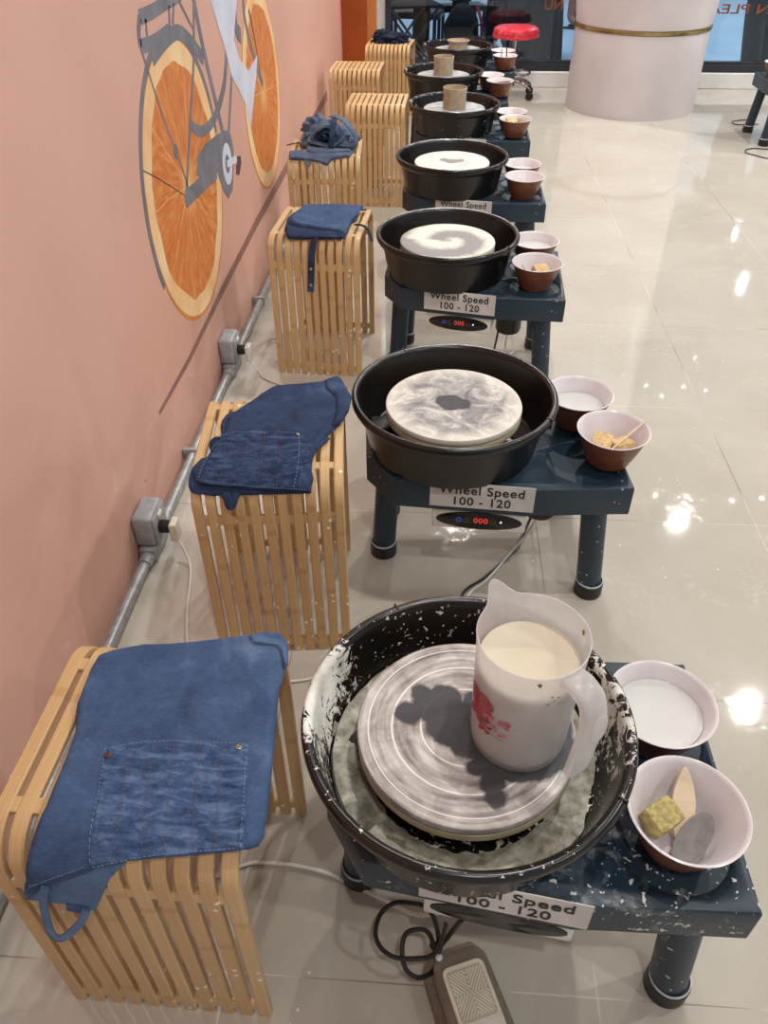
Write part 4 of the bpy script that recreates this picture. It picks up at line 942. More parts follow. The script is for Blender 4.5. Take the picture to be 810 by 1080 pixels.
def cloth(name, sh, px, m, parent, base=.001, thick=.011, amp=.0022, sd=0, rad=.014, follow=None, own=0.0, n=84, mm=72, ani=(9, 16), off=.006):
    P = [sh.hit(u, v, off) for u, v in px]; P = [p for p in P if p]
    q0, q1 = min(p[1] for p in P), max(p[1] for p in P)
    bm = BM(); top, bot = [], []
    eps = (q1-q0)*.004; rows = []
    for i in range(n+1):
        q = q0+eps+(q1-q0-2*eps)*i/n; xs = []
        for a, b in zip(P, P[1:]+P[:1]):
            if (a[1]-q)*(b[1]-q) <= 0 and a[1] != b[1]: xs.append(a[0]+(b[0]-a[0])*(q-a[1])/(b[1]-a[1]))
        rows.append((q, min(xs), max(xs)))
    for i, (q, xa, xb) in enumerate(rows):
        t_, b_ = [], []
        for j in range(mm+1):
            c = j/mm; c = .5-.5*math.cos(PI*c)*(.55)-.5*(1-2*c)*.45
            x = xa+(xb-xa)*c; d = min(x-xa, xb-x, q-q0, q1-q); d = max(d, 0); e = min(d/rad, 1); h = math.sqrt(max(0, 1-(1-e)**2))
            if follow: z = follow(x, q)-.0006+thick*h + own*(noise.noise(Vector((x*26, q*120, sd)))+.5*noise.noise(Vector((x*70, q*200, sd))))*h; zb = follow(x, q)-.0012
            else: z = base+thick*h+wrk(x, q, sd, amp, ani)*h; zb = base
            t_.append(bm.verts.new(sh.loc(x, q, z))); b_.append(bm.verts.new(sh.loc(x, q, zb)))
        top.append(t_); bot.append(b_)
    for i in range(n):
        for j in range(mm):
            bm.faces.new((top[i][j], top[i][j+1], top[i+1][j+1], top[i+1][j])); bm.faces.new((bot[i][j], bot[i+1][j], bot[i+1][j+1], bot[i][j+1]))
    for i in range(n):
        bm.faces.new((top[i][0], top[i+1][0], bot[i+1][0], bot[i][0])); bm.faces.new((top[i][-1], bot[i][-1], bot[i+1][-1], top[i+1][-1]))
    for j in range(mm):
        bm.faces.new((top[0][j], bot[0][j], bot[0][j+1], top[0][j+1])); bm.faces.new((top[-1][j], top[-1][j+1], bot[-1][j+1], bot[-1][j]))
    o = to_obj(name, bm, m, parent, sharp=75)
    if parent is None: o.matrix_world = sh.M
    o_surf = (lambda x, q: base+thick+wrk(x, q, sd, amp, ani))
    return o, o_surf
def stitches(name, sh, lines, surf, m, parent, r=.00045, dash=.0035, gap=.0016, lift=.0004):
    bm = BM()
    for L in lines:
        P = [sh.hit(u, v, .012) for u, v in L]; P = [Vector((p[0], p[1], 0)) for p in P if p]
        if len(P) > 2: P = catmull(P, 10)
        pts = [P[0]]
        for a, b in zip(P, P[1:]):
            k = max(1, int((b-a).length/.0008))
            for i in range(1, k+1): pts.append(a.lerp(b, i/k))
        acc = 0; seg = []
        for a, b in zip(pts, pts[1:]):
            acc += (b-a).length
            if acc % (dash+gap) < dash: seg.append(b)
            else:
                if len(seg) > 1: a_tube(bm, [sh.loc(p.x, p.y, surf(p.x, p.y)+lift) for p in (seg[0], seg[-1])], r, 5)
                seg = []
    return to_obj(name, bm, m, parent)
def strap(name, sh, pts, w, m, parent, th=.003, up=None):
    P = []
    for u, v, off in pts:
        h = sh.hit(u, v, off)
        if h: P.append(sh.loc(h[0], h[1], off))
    # lay the band flat against the local surface
    P = catmull(P, 8); bm = BM(); rings = []
    for i, p in enumerate(P):
        t = (P[min(i+1, len(P)-1)]-P[max(i-1, 0)]).normalized()
        y = max(-1, min(1, 0)); n = Vector((0, -1 if p.z < SH-.02 and p.y < 0 else 0, 1 if p.z >= SH-.05 else .25)).normalized()
        if up: n = Vector(up).normalized()
        n = (n-t*n.dot(t)).normalized(); b = t.cross(n)
        rings.append([bm.verts.new(p+b*w/2*sx+n*th/2*sy) for sx, sy in ((-1,-.6),(-.9,-1),(.9,-1),(1,-.6),(1,.6),(.9,1),(-.9,1),(-1,.6))])
    for a, b in zip(rings, rings[1:]):
        for k in range(8): bm.faces.new((a[k], a[(k+1) % 8], b[(k+1) % 8], b[k]))
    bm.faces.new(rings[0][::-1]); bm.faces.new(rings[-1]); return to_obj(name, bm, m, parent, sharp=60)
def dot(name, sh, u, v, surf, r, m, parent):
    h = sh.hit(u, v, .012); p = sh.loc(h[0], h[1], surf(*h)+.0003); bm = BM()
    t = (abs(h[1])-sh.flat)/SR if h[1] < -sh.flat else 0
    Mx = Matrix.Translation(p) @ Matrix.Rotation(min(max(t, 0), PI/2), 4, 'X')
    a_lathe(bm, [(0, 0), (r, 0), (r, r*.25), (r*.7, r*.5), (r*.55, r*.36), (0, r*.36)], 20, M=Mx); return to_obj(name, bm, m, parent)
def Z1(L, sc=2.3824, o=(0, 640)): return [(x/sc+o[0], y/sc+o[1]) for x, y in L]
def apron_root(i, label):
    sh = Shell(i); sh.back = i in (0, 1); t = empty('denim_apron'); t.matrix_world = sh.M; tag(t, label, 'apron', 'denim aprons on the stools'); return sh, t
# first apron
sh, ap = apron_root(0, 'large light blue denim apron with a stitched pocket on the nearest stool')
under, us = cloth('apron_lining', sh, Z1([(90,690),(130,640),(320,636),(300,660),(272,690),(240,765),(165,748),(150,735),(110,735),(70,738),(62,722)]), M['denim_pale'], ap, .0008, .0035, .0006, 3, .004, n=40, mm=40, off=.004)
main, surf = cloth('apron_cloth', sh, Z1([(285,106),(400,95),(540,80),(640,72),(690,66),(722,88),(718,140),(700,200),(690,320),(680,420),(672,500),(660,575),(643,606),(600,614),(500,625),(400,633),(310,640),(230,658),(110,695),(66,716),(60,700),(70,610),(110,500),(150,400),(185,310),(190,240),(225,150),(245,118)]), M['denim'], ap, .0045, .010, .0034, 11, .012, n=120, mm=110, off=.013)
edge, _ = cloth('hem', sh, Z1([(60,700),(110,682),(230,646),(234,664),(112,700),(66,740),(58,722)]), M['denim'], ap, .004, .006, .0005, 5, .004, n=24, mm=40, off=.008)
coll, _ = cloth('rolled_collar', sh, Z1([(620,74),(690,62),(712,70),(724,92),(722,140),(712,145),(700,110),(680,92),(630,92)]), M['denim'], ap, .010, .012, .001, 5, .009, n=30, mm=40, off=.018)
pk, ps = cloth('pocket', sh, Z1([(264,352),(330,343),(440,334),(530,340),(626,349),(622,480),(614,612),(500,618),(400,626),(300,638),(229,650),(236,560),(246,460)]), M['worn'], ap, thick=.0026, sd=4, rad=.004, follow=surf, own=.0022, n=130, mm=90, off=.0145)
psurf = lambda x, q: surf(x, q)+.0026
stitches('pocket_stitching', sh, [Z1(L) for L in ([(325,350),(310,480),(298,622)], [(388,345),(372,480),(363,625)], [(440,342),(428,480),(418,618)], [(505,345),(493,480),(486,612)], [(560,350),(550,480),(543,608)])], psurf, M['thread'], ap)
stitches('edge_stitching', sh, [Z1(L) for L in ([(268,358),(440,342),(620,354)], [(268,358),(250,470),(236,645)], [(620,354),(614,480),(608,606)], [(240,645),(400,620),(606,606)], [(80,688),(230,640)])], psurf, M['thread_pale'], ap, .00045, .004, .0012)
dot('rivet', sh, 272/2.3824, 640+377/2.3824, psurf, .0042, M['copper'], ap); dot('rivet', sh, 601/2.3824, 640+361/2.3824, psurf, .0042, M['rivet'], ap)
strap('neck_loop', sh, [(z[0]/2.3824, 640+z[1]/2.3824, z[2]) for z in ((113,705,.012), (108,740,.016), (118,790,.020), (132,824,.022), (155,833,.022), (185,812,.020), (208,785,.016), (216,762,.010))], .010, M['denim_pale'], ap, .0035)
strap('loop_tab', sh, [(z[0]/2.3824, 640+z[1]/2.3824, z[2]) for z in ((168,752,.006), (190,757,.007), (214,762,.007))], .012, M['denim'], ap, .003)
# second apron
def Z2(L): return Z1(L, 3.0, (130, 380))
sh, ap = apron_root(1, 'dark blue denim apron with pleated pocket, spread on the clay-flecked stool')
cloth('under_layer', sh, Z2([(310,190),(325,170),(360,160),(420,140),(560,100),(690,60),(720,105),(714,150),(684,200),(640,240),(600,300),(595,424),(480,424),(350,424),(300,430),(240,428),(212,418),(204,398),(206,370),(216,340),(245,310),(262,318),(278,280),(276,262),(300,245),(310,235),(306,205)]), M['denim_dark'], ap, .0008, .006, .001, 9, .006, n=80, mm=70, off=.005)
main, surf = cloth('apron_cloth', sh, Z2([(468,84),(510,76),(560,92),(600,84),(640,62),(690,52),(702,74),(722,108),(714,150),(694,182),(640,236),(604,290),(590,322),(602,370),(590,420),(480,414),(350,404),(228,388),(214,350),(250,312),(300,262),(322,218),(330,180),(372,150),(420,118)]), M['denim_dark'], ap, .005, .010, .0042, 21, .012, n=110, mm=90, off=.013)
cloth('shoulder_fold', sh, Z2([(636,66),(690,52),(702,74),(722,108),(714,150),(688,188),(660,200),(672,150),(668,110),(640,84)]), M['denim_dark'], ap, .012, .011, .001, 2, .010, n=36, mm=40, off=.02)
cloth('pocket', sh, Z2([(312,236),(420,224),(558,228),(600,268),(590,322),(566,340),(552,414),(480,410),(350,400),(240,390),(262,330),(300,262)]), M['worn_dark'], ap, thick=.0026, sd=6, rad=.004, follow=surf, own=.0030, n=70, mm=80, off=.0145)
stitches('edge_stitching', sh, [Z2(L) for L in ([(232,380),(350,394),(480,404),(585,410)], [(556,236),(556,320),(540,408)], [(300,250),(420,236),(556,238)], [(300,262),(258,330),(238,385)])], lambda x, q: surf(x, q)+.0026, M['thread_pale'], ap, .0006)
stitches('pocket_stitching', sh, [Z2(L) for L in ([(350,240),(330,320),(300,390)], [(400,240),(385,320),(360,395)], [(450,236),(440,320),(425,400)], [(500,234),(496,320),(486,402)])], lambda x, q: surf(x, q)+.0026, M['thread'], ap, .0005)
dot('rivet', sh, 130+553/3, 380+242/3, lambda x, q: surf(x, q)+.0026, .0036, M['rivet'], ap)
strap('neck_strap', sh, [(130+318/3, 380+420/3, .006), (130+330/3, 380+436/3, .008), (130+340/3, 380+462/3, .007), (130+352/3, 380+430/3, .006), (130+356/3, 380+418/3, .005)], .016, M['denim_dark'], ap, .004)
strap('waist_tie', sh, [(130+585/3, 380+300/3, .006), (130+612/3, 380+276/3, .010), (130+632/3, 380+258/3, .008), (130+648/3, 380+246/3, .005)], .009, M['denim_dark'], ap, .0035)
strap('waist_tie', sh, [(130+300/3, 380+244/3, .006), (130+284/3, 380+256/3, .012), (130+280/3, 380+272/3, .010), (130+288/3, 380+290/3, .005)], .010, M['denim_night'], ap, .0035)
# third apron
def Z3(L): return Z1(L, 3.375, (260, 100))
sh, ap = apron_root(2, 'mid blue folded denim apron with a studded strap hanging over the stool front')
cloth('under_layer', sh, Z3([(235,345),(330,335),(412,345),(416,395),(398,420),(392,440),(370,450),(352,498),(335,508),(145,508),(134,470),(142,440),(160,420),(200,380)]), M['denim_dark'], ap, .0008, .012, .001, 1, .010, n=50, mm=50, off=.01)
cloth('apron_cloth', sh, Z3([(240,332),(330,333),(410,343),(414,388),(396,410),(372,436),(360,470),(350,486),(300,474),(240,470),(180,455),(150,444),(155,425),(200,388)]), M['denim'], ap, .014, .012, .0022, 31, .014, n=80, mm=70, off=.026)
cloth('folded_hem', sh, Z3([(140,468),(180,466),(250,476),(330,482),(352,490),(345,506),(300,504),(220,505),(148,505),(138,490)]), M['denim_dark'], ap, .009, .009, .0006, 7, .006, n=20, mm=50, off=.02)
strap('studded_strap', sh, [(260+250/3.375, 100+498/3.375, .016), (260+238/3.375, 100+530/3.375, .008), (260+232/3.375, 100+580/3.375, .006), (260+230/3.375, 100+640/3.375, .005), (260+228/3.375, 100+700/3.375, .005)], .0195, M['denim_dark'], ap, .0045)
dot('stud', sh, 260+228/3.375, 100+622/3.375, lambda x, q: .008, .0042, M['rivet'], ap); dot('stud', sh, 260+228/3.375, 100+680/3.375, lambda x, q: .008, .0042, M['rivet'], ap)
strap('neck_strap', sh, [(260+385/3.375, 100+462/3.375, .010), (260+412/3.375, 100+465/3.375, .012), (260+432/3.375, 100+480/3.375, .006), (260+446/3.375, 100+520/3.375, .005)], .008, M['denim_night'], ap, .0035)
strap('waist_tie', sh, [(260+398/3.375, 100+400/3.375, .008), (260+412/3.375, 100+410/3.375, .014), (260+425/3.375, 100+408/3.375, .006)], .008, M['denim_dark'], ap, .0035)
# fourth apron: a crumpled heap
def lump(name, c, rad, m, parent, sd, folds=.16, sub=5, fq=2.2, flat0=True):
    bm = BM(); bmesh.ops.create_icosphere(bm, subdivisions=sub, radius=1)
    for v in bm.verts:
        p = v.co.normalized(); w = 1+folds*(noise.noise(p*fq+Vector((sd, 0, 0)))*1.2) - folds*1.1*math.exp(-abs(noise.noise(p*fq*.9+Vector((0, sd, 3))))*14) + .4*folds*noise.noise(p*fq*3+Vector((1, 1, sd)))
        z = p.z*w*rad[2]
        if flat0: z = max(z, -.25*rad[2])
        v.co = Vector((c[0]+p.x*w*rad[0], c[1]+p.y*w*rad[1], c[2]+z))
    return to_obj(name, bm, m, parent, sharp=80)
sh, ap = apron_root(3, 'crumpled grey blue denim apron rolled in a heap on the wall-side stool')
T = SH+.001
lump('apron_cloth', (.012, .010, T+.018), (.112, .080, .060), M['denim_grey'], ap, 3.1, .20)
lump('cloth_fold', (-.035, .055, T+.055), (.060, .045, .045), M['denim_grey'], ap, 8.3, .25)
lump('cloth_fold', (.060, -.040, T+.012), (.060, .050, .026), M['denim_grey'], ap, 5.3, .25)
def band(name, pts, w, th, m, closed=False, up=None):
    bm = BM(); a_tube(bm, catmull(pts, 10, closed), .01, 14, closed, flat=(w, th), up=up); return to_obj(name, bm, m, ap)
band('rolled_layer', [(-.045, -.050, T+.040), (-.02, -.062, T+.085), (.015, -.060, T+.100), (.05, -.058, T+.080), (.055, -.062, T+.045), (.02, -.066, T+.025), (-.018, -.066, T+.035)], .05, .009, M['denim_grey'], True, up=(0, -.2, 1))
band('rolled_layer', [(-.024, -.066, T+.050), (0, -.072, T+.074), (.026, -.070, T+.070), (.032, -.072, T+.050), (.005, -.076, T+.042)], .045, .007, M['denim_night'], True)
band('hanging_loop', [(.030, -.035, T+.118), (.060, -.058, T+.118), (.095, -.072, T+.095), (.118, -.080, T+.060), (.120, -.086, T+.030), (.095, -.090, T+.018), (.06, -.09, T+.022)], .032, .006, M['denim_grey'])
band('neck_loop', [(.042, -.055, T+.120), (.040, -.088, T+.105), (.032, -.098, T+.070), (.028, -.102, T+.030), (.026, -.100, T+.012)], .021, .005, M['denim_dark'])
cloth('front_flap', sh, [(290+x/7.364, 100+y/7.364) for x, y in ((108,438),(160,430),(240,444),(330,452),(440,440),(590,436),(606,400),(616,420),(585,462),(470,485),(438,495),(405,545),(370,530),(330,512),(290,508),(200,480),(110,498))], M['denim_grey'], ap, .001, .012, .003, 14, .010, n=40, mm=60, off=.012)
cloth('back_flap', sh, [(290+x/7.364, 100+y/7.364) for x, y in ((240,390),(330,360),(560,370),(600,400),(590,440),(440,450),(330,455),(240,440))], M['denim_grey'], ap, .002, .018, .004, 17, .012, n=30, mm=50, off=.015)
strap('waist_tie', sh, [(290+92/7.364, 100+392/7.364, .004), (290+160/7.364, 100+376/7.364, .006), (290+250/7.364, 100+370/7.364, .008)], .005, M['denim_night'], ap, .003)
strap('waist_tie', sh, [(290+235/7.364, 100+490/7.364, .012), (290+240/7.364, 100+535/7.364, .010), (290+260/7.364, 100+555/7.364, .008), (290+275/7.364, 100+530/7.364, .008), (290+255/7.364, 100+500/7.364, .010)], .006, M['denim_grey'], ap, .003)
# last apron: small dark bundle
sh, ap = apron_root(6, 'small bundle of night blue apron on the farthest stool by the pillar')
lump('apron_cloth', (-.005, .00, T+.012), (.115, .085, .036), M['denim_night'], ap, 6.4, .24)
lump('cloth_fold', (-.055, .01, T+.030), (.055, .060, .032), M['denim_night'], ap, 2.2, .28)
lump('cloth_fold', (.055, .00, T+.026), (.058, .055, .026), M['denim_night'], ap, 9.2, .28)

# ------------------------------------------------------------------ red swivel stool
rx, ry = 1.185, 6.36
rs = empty('swivel_stool', (rx, ry, 0), .3, 'round red vinyl swivel stool on chrome castors before the window', 'stool')
bm = BM(); a_lathe(bm, [(0, .372), (.135, .372), (.150, .378), (.157, .392), (.158, .412), (.152, .428), (.135, .438), (.09, .443), (0, .445)], 56); to_obj('seat', bm, M['red_vinyl'], rs)
bm = BM(); a_lathe(bm, [(.151, .376), (.1605, .378), (.162, .385), (.1605, .392), (.151, .392)], 56, closed=True); to_obj('seat_trim', bm, M['red_vinyl'], rs)
bm = BM(); a_lathe(bm, [(0, .07), (.020, .07), (.020, .20), (.013, .205), (.013, .355), (.05, .36), (.05, .3715), (0, .3715)], 24); to_obj('post', bm, M['chrome'], rs)
bm = BM(); a_tube(bm, [(.125*math.cos(2*PI*k/40), .125*math.sin(2*PI*k/40), .155) for k in range(40)], .0075, 10, closed=True)
to_obj('foot_ring', bm, M['chrome'], rs)
for k in range(3):
    a = 2*PI*k/3+.5; bm = BM(); a_tube(bm, [(.012*math.cos(a), .012*math.sin(a), .150), (.122*math.cos(a), .122*math.sin(a), .155)], .005, 8); to_obj('ring_spoke', bm, M['chrome'], rs)
for k in range(5):
    a = 2*PI*k/5+.25; c_, s_ = math.cos(a), math.sin(a)
    bm = BM(); a_tube(bm, catmull([(.015*c_, .015*s_, .105), (.09*c_, .09*s_, .10), (.15*c_, .15*s_, .075), (.165*c_, .165*s_, .060)], 6), .011, 10); lg = to_obj('leg', bm, M['chrome'], rs)
    bm = BM()
    for d in (-.011, .011): a_lathe(bm, [(0, -.006), (.021, -.006), (.0235, -.003), (.0235, .003), (.021, .006), (0, .006)], 20, M=Matrix.Translation((.165*c_-d*s_, .165*s_+d*c_, .0238)) @ Matrix.Rotation(a, 4, 'Z') @ Matrix.Rotation(R(90), 4, 'X'))
    a_box(bm, (-.012, -.004, .024), (.012, .004, .060), .002, Matrix.Translation((.165*c_, .165*s_, 0)) @ Matrix.Rotation(a, 4, 'Z')); to_obj('castor', bm, M['black'], lg)
# cables lying near the right-hand table
def cable(pts, lab, m='black', r=.003):
    o = tube_obj('cable_loop', pts, r, M[m], None, 8); return tag(o, lab, 'cable')
def fz(L, z=.0035): return [tuple(at_z(u, v, z)) for u, v in L]
cable(fz([(795,127),(785,126.5),(775,127.5),(772,129.5),(778,131.5),(790,131),(800,131)]), 'thin dark cable loop on the floor behind the right table legs')
cable(fz([(840,159),(810,157.5),(795,156.5),(787,158),(787,161),(797,164),(810,167),(840,170)]), 'thin dark cable loop on the floor in front of the right table legs')

# ------------------------------------------------------------------ people and things beyond the glass
def skin(name, joints, edges, m, parent, root=0, sub=2):
    me = bpy.data.meshes.new(name); me.from_pydata([j[0] for j in joints], edges, []); o = bpy.data.objects.new(name, me); C.objects.link(o)
    md = o.modifiers.new('s', 'SKIN'); md.use_smooth_shade = True
    for i, j in enumerate(joints):
        r = j[1]; me.skin_vertices[0].data[i].radius = (r, r) if not isinstance(r, tuple) else r
    me.skin_vertices[0].data[root].use_root = True
    ms = o.modifiers.new('d', 'SUBSURF'); ms.levels = sub; ms.render_levels = sub
    bake(o); o.data.materials.clear(); o.data.materials.append(m)
    for p in o.data.polygons: p.use_smooth = True
    o.parent = parent; return o
def head(parent, p, yaw=0):
    bm = BM(); bmesh.ops.create_uvsphere(bm, u_segments=28, v_segments=20, radius=1)
    for v in bm.verts:
        x, y, z = v.co; w = 1-.16*max(-z, 0)**1.5
        f = -.02*math.exp(-((x/.2)**2+((z+.12)/.22)**2)) if y < 0 else 0
        e = .012*math.exp(-(((abs(x)-.38)/.16)**2+((z-.05)/.12)**2)) if y < 0 else 0
        v.co = Vector((x*.074*w, y*.094*w+f+e, z*.115))
    h = to_obj('head', bm, M['skin'], parent); h.location = p; h.rotation_euler.z = yaw
    bm = BM(); bmesh.ops.create_uvsphere(bm, u_segments=24, v_segments=16, radius=1)
    for v in bm.verts:
        x, y, z = v.co; v.co = Vector((x*.083, y*.098+.012, z*.104+.026 if z > -.35 or y > .1 else z*.06+.02))
        if v.co.y < -.055 and v.co.z < .05: v.co.y = -.055
    hr = to_obj('hair', bm, M['hair'], parent); hr.location = p; hr.rotation_euler.z = yaw
    for sx in (-1, 1):
        bm = BM(); bmesh.ops.create_uvsphere(bm, u_segments=10, v_segments=8, radius=1, matrix=Matrix.Translation((sx*.028, -.083, .006)) @ Matrix.Diagonal((.012, .006, .007, 1))); e = to_obj('eye', bm, M['white_plastic'], parent); e.location = p; e.rotation_euler.z = yaw
    return h
def hand(parent, wrist, dirv, curl=.5):
    d = Vector(dirv).normalized(); s = d.cross(Vector((0, 0, 1))).normalized(); n = s.cross(d)
    J = [(Vector(wrist), .026), (Vector(wrist)+d*.05, (.040, .018)), (Vector(wrist)+d*.085, (.040, .016))]; E_ = [(0, 1), (1, 2)]
    for k, (o_, L) in enumerate(((-.027, .058), (-.009, .068), (.009, .064), (.026, .050))):
        b = len(J); p0 = Vector(wrist)+d*.095+s*o_
        J += [(p0, .009), (p0+d*L*.5-n*.01*curl, .0085), (p0+d*L*.85-n*.035*curl, .0075)]; E_ += [(2, b), (b, b+1), (b+1, b+2)]
    b = len(J); p0 = Vector(wrist)+d*.04+s*.036; J += [(p0, .011), (p0+d*.035+s*.018, .0095), (p0+d*.062+s*.014-n*.012, .008)]; E_ += [(1, b), (b, b+1), (b+1, b+2)]
    return skin('hand', J, E_, M['skin'], parent, 0, 1)
def person(loc, rz, label, pose='stand', trousers='jeans', top='blackcloth', bare_calf=False):
    p = empty('person', loc, rz, label, 'person', None)
    V_ = Vector
    if pose == 'stand':
        hip = {s: V_((s*.09, 0, .88)) for s in (-1, 1)}; knee = {-1: V_((-.09, -.02, .48)), 1: V_((.09, -.05, .48))}; ank = {-1: V_((-.08, .02, .085)), 1: V_((.09, .04, .085))}
        pel = V_((0, 0, .93)); che = V_((0, .0, 1.28)); nek = V_((0, 0, 1.43)); hd_ = V_((0, -.01, 1.57)); elb = {s: V_((s*.25, .03, 1.10)) for s in (-1, 1)}; wri = {s: V_((s*.24, -.06, .87)) for s in (-1, 1)}
    else:
        hip = {s: V_((s*.10, .02, .46)) for s in (-1, 1)}; knee = {s: V_((s*.17, -.40, .50)) for s in (-1, 1)}; ank = {s: V_((s*.15, -.36, .085)) for s in (-1, 1)}
        pel = V_((0, .05, .50)); che = V_((0, -.04, .86)); nek = V_((0, -.08, 1.02)); hd_ = V_((0, -.12, 1.16)); elb = {s: V_((s*.22, -.20, .68)) for s in (-1, 1)}; wri = {s: V_((s*.07, -.38, .60)) for s in (-1, 1)}
    sho = {s: che+V_((s*.17, .0, .08)) for s in (-1, 1)}
    toe = {s: ank[s]+V_((0, -.15, -.055)) for s in (-1, 1)}; heel = {s: ank[s]+V_((0, .035, -.045)) for s in (-1, 1)}
    mid = pel.lerp(che, .5)
    J = [(pel, (.13, .10)), (mid, (.12, .09)), (che, (.145, .10)), (nek, .05), (hd_-V_((0, 0, .06)), .045)]; E_ = [(0, 1), (1, 2), (2, 3), (3, 4)]
    for s in (-1, 1):
        b = len(J); J += [(hip[s], .085), (knee[s], .055), (knee[s].lerp(ank[s], .35), .052), (ank[s], .036), (toe[s], (.036, .022))]; E_ += [(0, b), (b, b+1), (b+1, b+2), (b+2, b+3), (b+3, b+4)]
        b = len(J); J += [(sho[s], .055), (elb[s], .040), (wri[s], .027)]; E_ += [(2, b), (b, b+1), (b+1, b+2)]
    skin('body', J, E_, M['skin'], p)
    g = 1.18
    J = [(pel, (.145, .115))]; E_ = []
    for s in (-1, 1):
        end = knee[s].lerp(ank[s], .15) if bare_calf else ank[s]-V_((0, 0, .035))
        b = len(J); J += [(hip[s], .10), (knee[s], .078), (knee[s].lerp(end, .5), .080 if not bare_calf else .078), (end, .078)]; E_ += [(0, b), (b, b+1), (b+1, b+2), (b+2, b+3)]
    skin('trousers', J, E_, M[trousers], p)
    J = [(pel+V_((0, 0, .02)), (.155, .125)), (mid, (.15, .115)), (che, (.17, .12)), (che+V_((0, 0, .07)), (.10, .08))]; E_ = [(0, 1), (1, 2), (2, 3)]
    for s in (-1, 1):
        b = len(J); J += [(sho[s], .07), (elb[s].lerp(sho[s], .25), .056)]; E_ += [(2, b), (b, b+1)]
    skin('shirt', J, E_, M[top], p)
    head(p, hd_)
    for s in (-1, 1):
        hand(p, wri[s], (wri[s]-elb[s]), .6)
        J = [(heel[s], (.034, .026)), (ank[s]+V_((0, -.05, -.05)), (.040, .024)), (toe[s]+V_((0, -.02, .003)), (.042, .022))]
        if not bare_calf: skin('shoe', J, [(0, 1), (1, 2)], M['blackcloth'], p)
        else:
            bm = BM(); a_prism(bm, [(a+toe[s].x, b+toe[s].y+.09) for a, b in [(-.04,-.16), (0,-.18), (.04,-.16), (.046,-.08), (.034,.02), (.036,.10), (0,.12), (-.036,.10), (-.034,.02), (-.046,-.08)]], 0, .014, bev=.003); sn = to_obj('sandal', bm, M['blackcloth'], p)
            bm = BM(); a_tube(bm, catmull([(toe[s].x-.046, toe[s].y+.06, .012), (toe[s].x-.03, toe[s].y+.02, .068), (toe[s].x+.03, toe[s].y+.02, .068), (toe[s].x+.046, toe[s].y+.06, .012)], 6), .01, 8, flat=(.035, .005)); to_obj('sandal_band', bm, M['blackcloth'], sn)
    return p
person((3.12, 7.12, 0), R(215), 'person standing in dark blue jeans outside the glass on the right', 'stand', 'jeans', 'blackcloth')
person((2.02, 9.55, 0), R(60), 'person with bare calves and black sandals standing far outside the glass', 'stand', 'khaki', 'jeans', True)
person((.84, 8.50, 0), R(20), 'seated person with bare forearms and black trousers outside the glass', 'sit', 'blackcloth', 'khaki')
person((.40, 8.05, 0), R(-10), 'seated person in black behind the pillar side of the glass', 'sit', 'blackcloth', 'blackcloth')
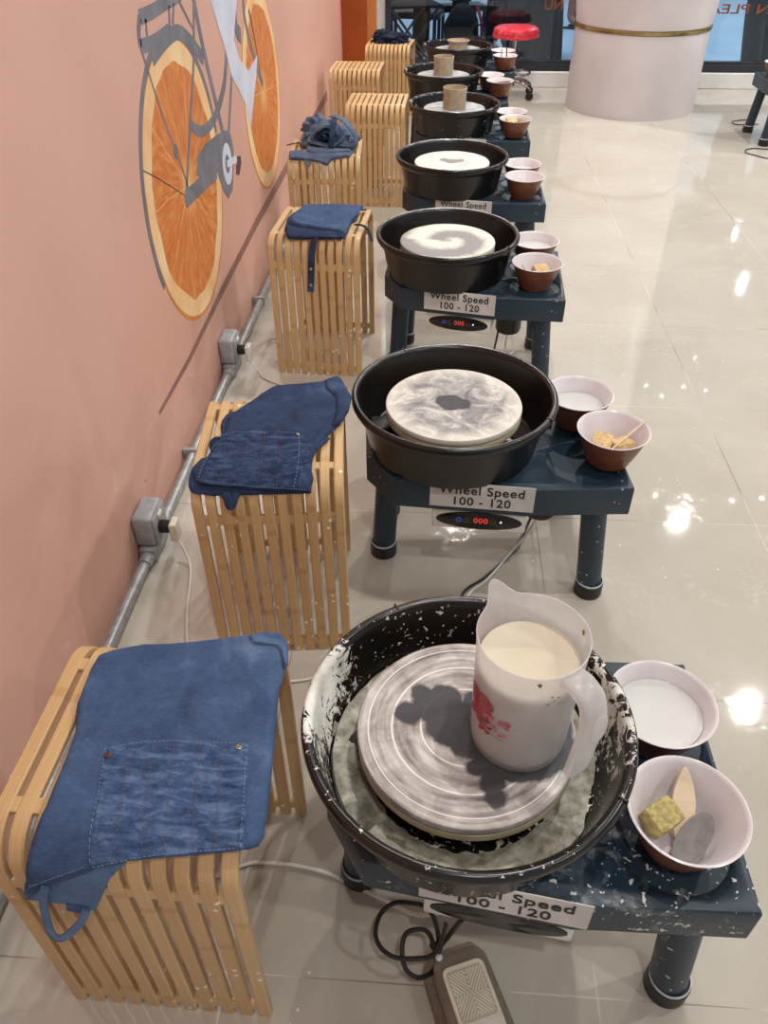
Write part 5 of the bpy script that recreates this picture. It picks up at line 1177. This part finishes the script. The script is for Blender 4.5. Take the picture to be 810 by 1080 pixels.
# long black skirt of a person sitting with their back to the glass
pb_ = person((1.42, 7.62, 0), R(182), 'seated person in a long black robe, back to the glass', 'sit', 'blackcloth', 'blackcloth')
bm = BM(); rows = []
for z_, rx_, ry_ in ((.006, .25, .22), (.10, .245, .215), (.25, .235, .20), (.42, .22, .19), (.55, .20, .17), (.62, .17, .14)):
    rows.append([bm.verts.new((rx_*math.cos(2*PI*k/64)*(1+.05*math.sin(9*2*PI*k/64)*(1-z_)), .03+ry_*math.sin(2*PI*k/64)*(1+.05*math.sin(9*2*PI*k/64+1)*(1-z_)), z_)) for k in range(64)])
for a, b in zip(rows, rows[1:]):
    for k in range(64): bm.faces.new((a[k], a[(k+1) % 64], b[(k+1) % 64], b[k]))
to_obj('robe_skirt', bm, M['blackcloth'], pb_)
def seat_block(x, y, rz, lab):
    t = empty('low_bench', (x, y, 0), rz, lab, 'bench'); bm = BM(); a_box(bm, (-.24, -.15, .27), (.24, .15, .315), .012); to_obj('seat', bm, M['framedark'], t)
    for sx in (-.2, .2):
        for sy in (-.11, .11): bm = BM(); a_tube(bm, [(sx, sy, 0), (sx, sy, .2695)], .016, 12); to_obj('leg', bm, M['framedark'], t)
seat_block(.82, 8.56, R(20), 'low dark bench under the seated person with bare forearms'); seat_block(.42, 8.11, R(-10), 'low dark bench under the seated person near the pillar')
# backpack with a maroon strap and a dark bag on the ground outside
bpk = empty('backpack', (.83, 7.72, 0), .2, 'rounded black backpack with a maroon strap outside the glass', 'backpack')
lump('bag_body', (0, 0, .21), (.15, .10, .21), M['blackcloth'], bpk, 4.0, .05, 4, 2.0, False)
bm = BM(); a_tube(bm, catmull([(.11, -.07, .40), (.14, -.11, .30), (.15, -.115, .18), (.13, -.08, .08)], 8), .01, 10, flat=(.04, .006)); to_obj('strap', bm, M['maroon'], bpk)
bg = empty('shopping_bag', (.96, 7.42, 0), .1, 'square black bag on the ground outside the glass', 'bag')
bm = BM(); a_box(bm, (-.13, -.06, .001), (.13, .06, .22), .012); to_obj('bag_body', bm, M['blackcloth'], bg); bm = BM(); a_tube(bm, catmull([(-.06, -.05, .215), (-.05, -.05, .30), (.05, -.05, .30), (.06, -.05, .215)], 8), .006, 8); to_obj('handle', bm, M['blackcloth'], bg)
tp = empty('folding_chair', (.42, 7.25, 0), .3, 'dark folding chair with a slanting metal leg outside the glass', 'chair')
for x0, x1, y_ in ((-.20, .18, -.16), (.18, -.20, -.16), (-.20, .18, .16), (.18, -.20, .16)):
    bm = BM(); a_tube(bm, [(x0, y_, .009), (x1, y_, .46)], .010, 10); to_obj('leg', bm, M['framedark'], tp)
bm = BM(); a_box(bm, (-.21, -.18, .455), (.21, .18, .475), .006); to_obj('seat', bm, M['blackcloth'], tp); bm = BM(); a_box(bm, (-.21, .16, .55), (.21, .185, .80), .01); to_obj('backrest', bm, M['blackcloth'], tp)
for x_ in (-.19, .19): bm = BM(); a_tube(bm, [(x_, .172, .476), (x_, .172, .56)], .009, 8); to_obj('back_post', bm, M['galv'], tp)
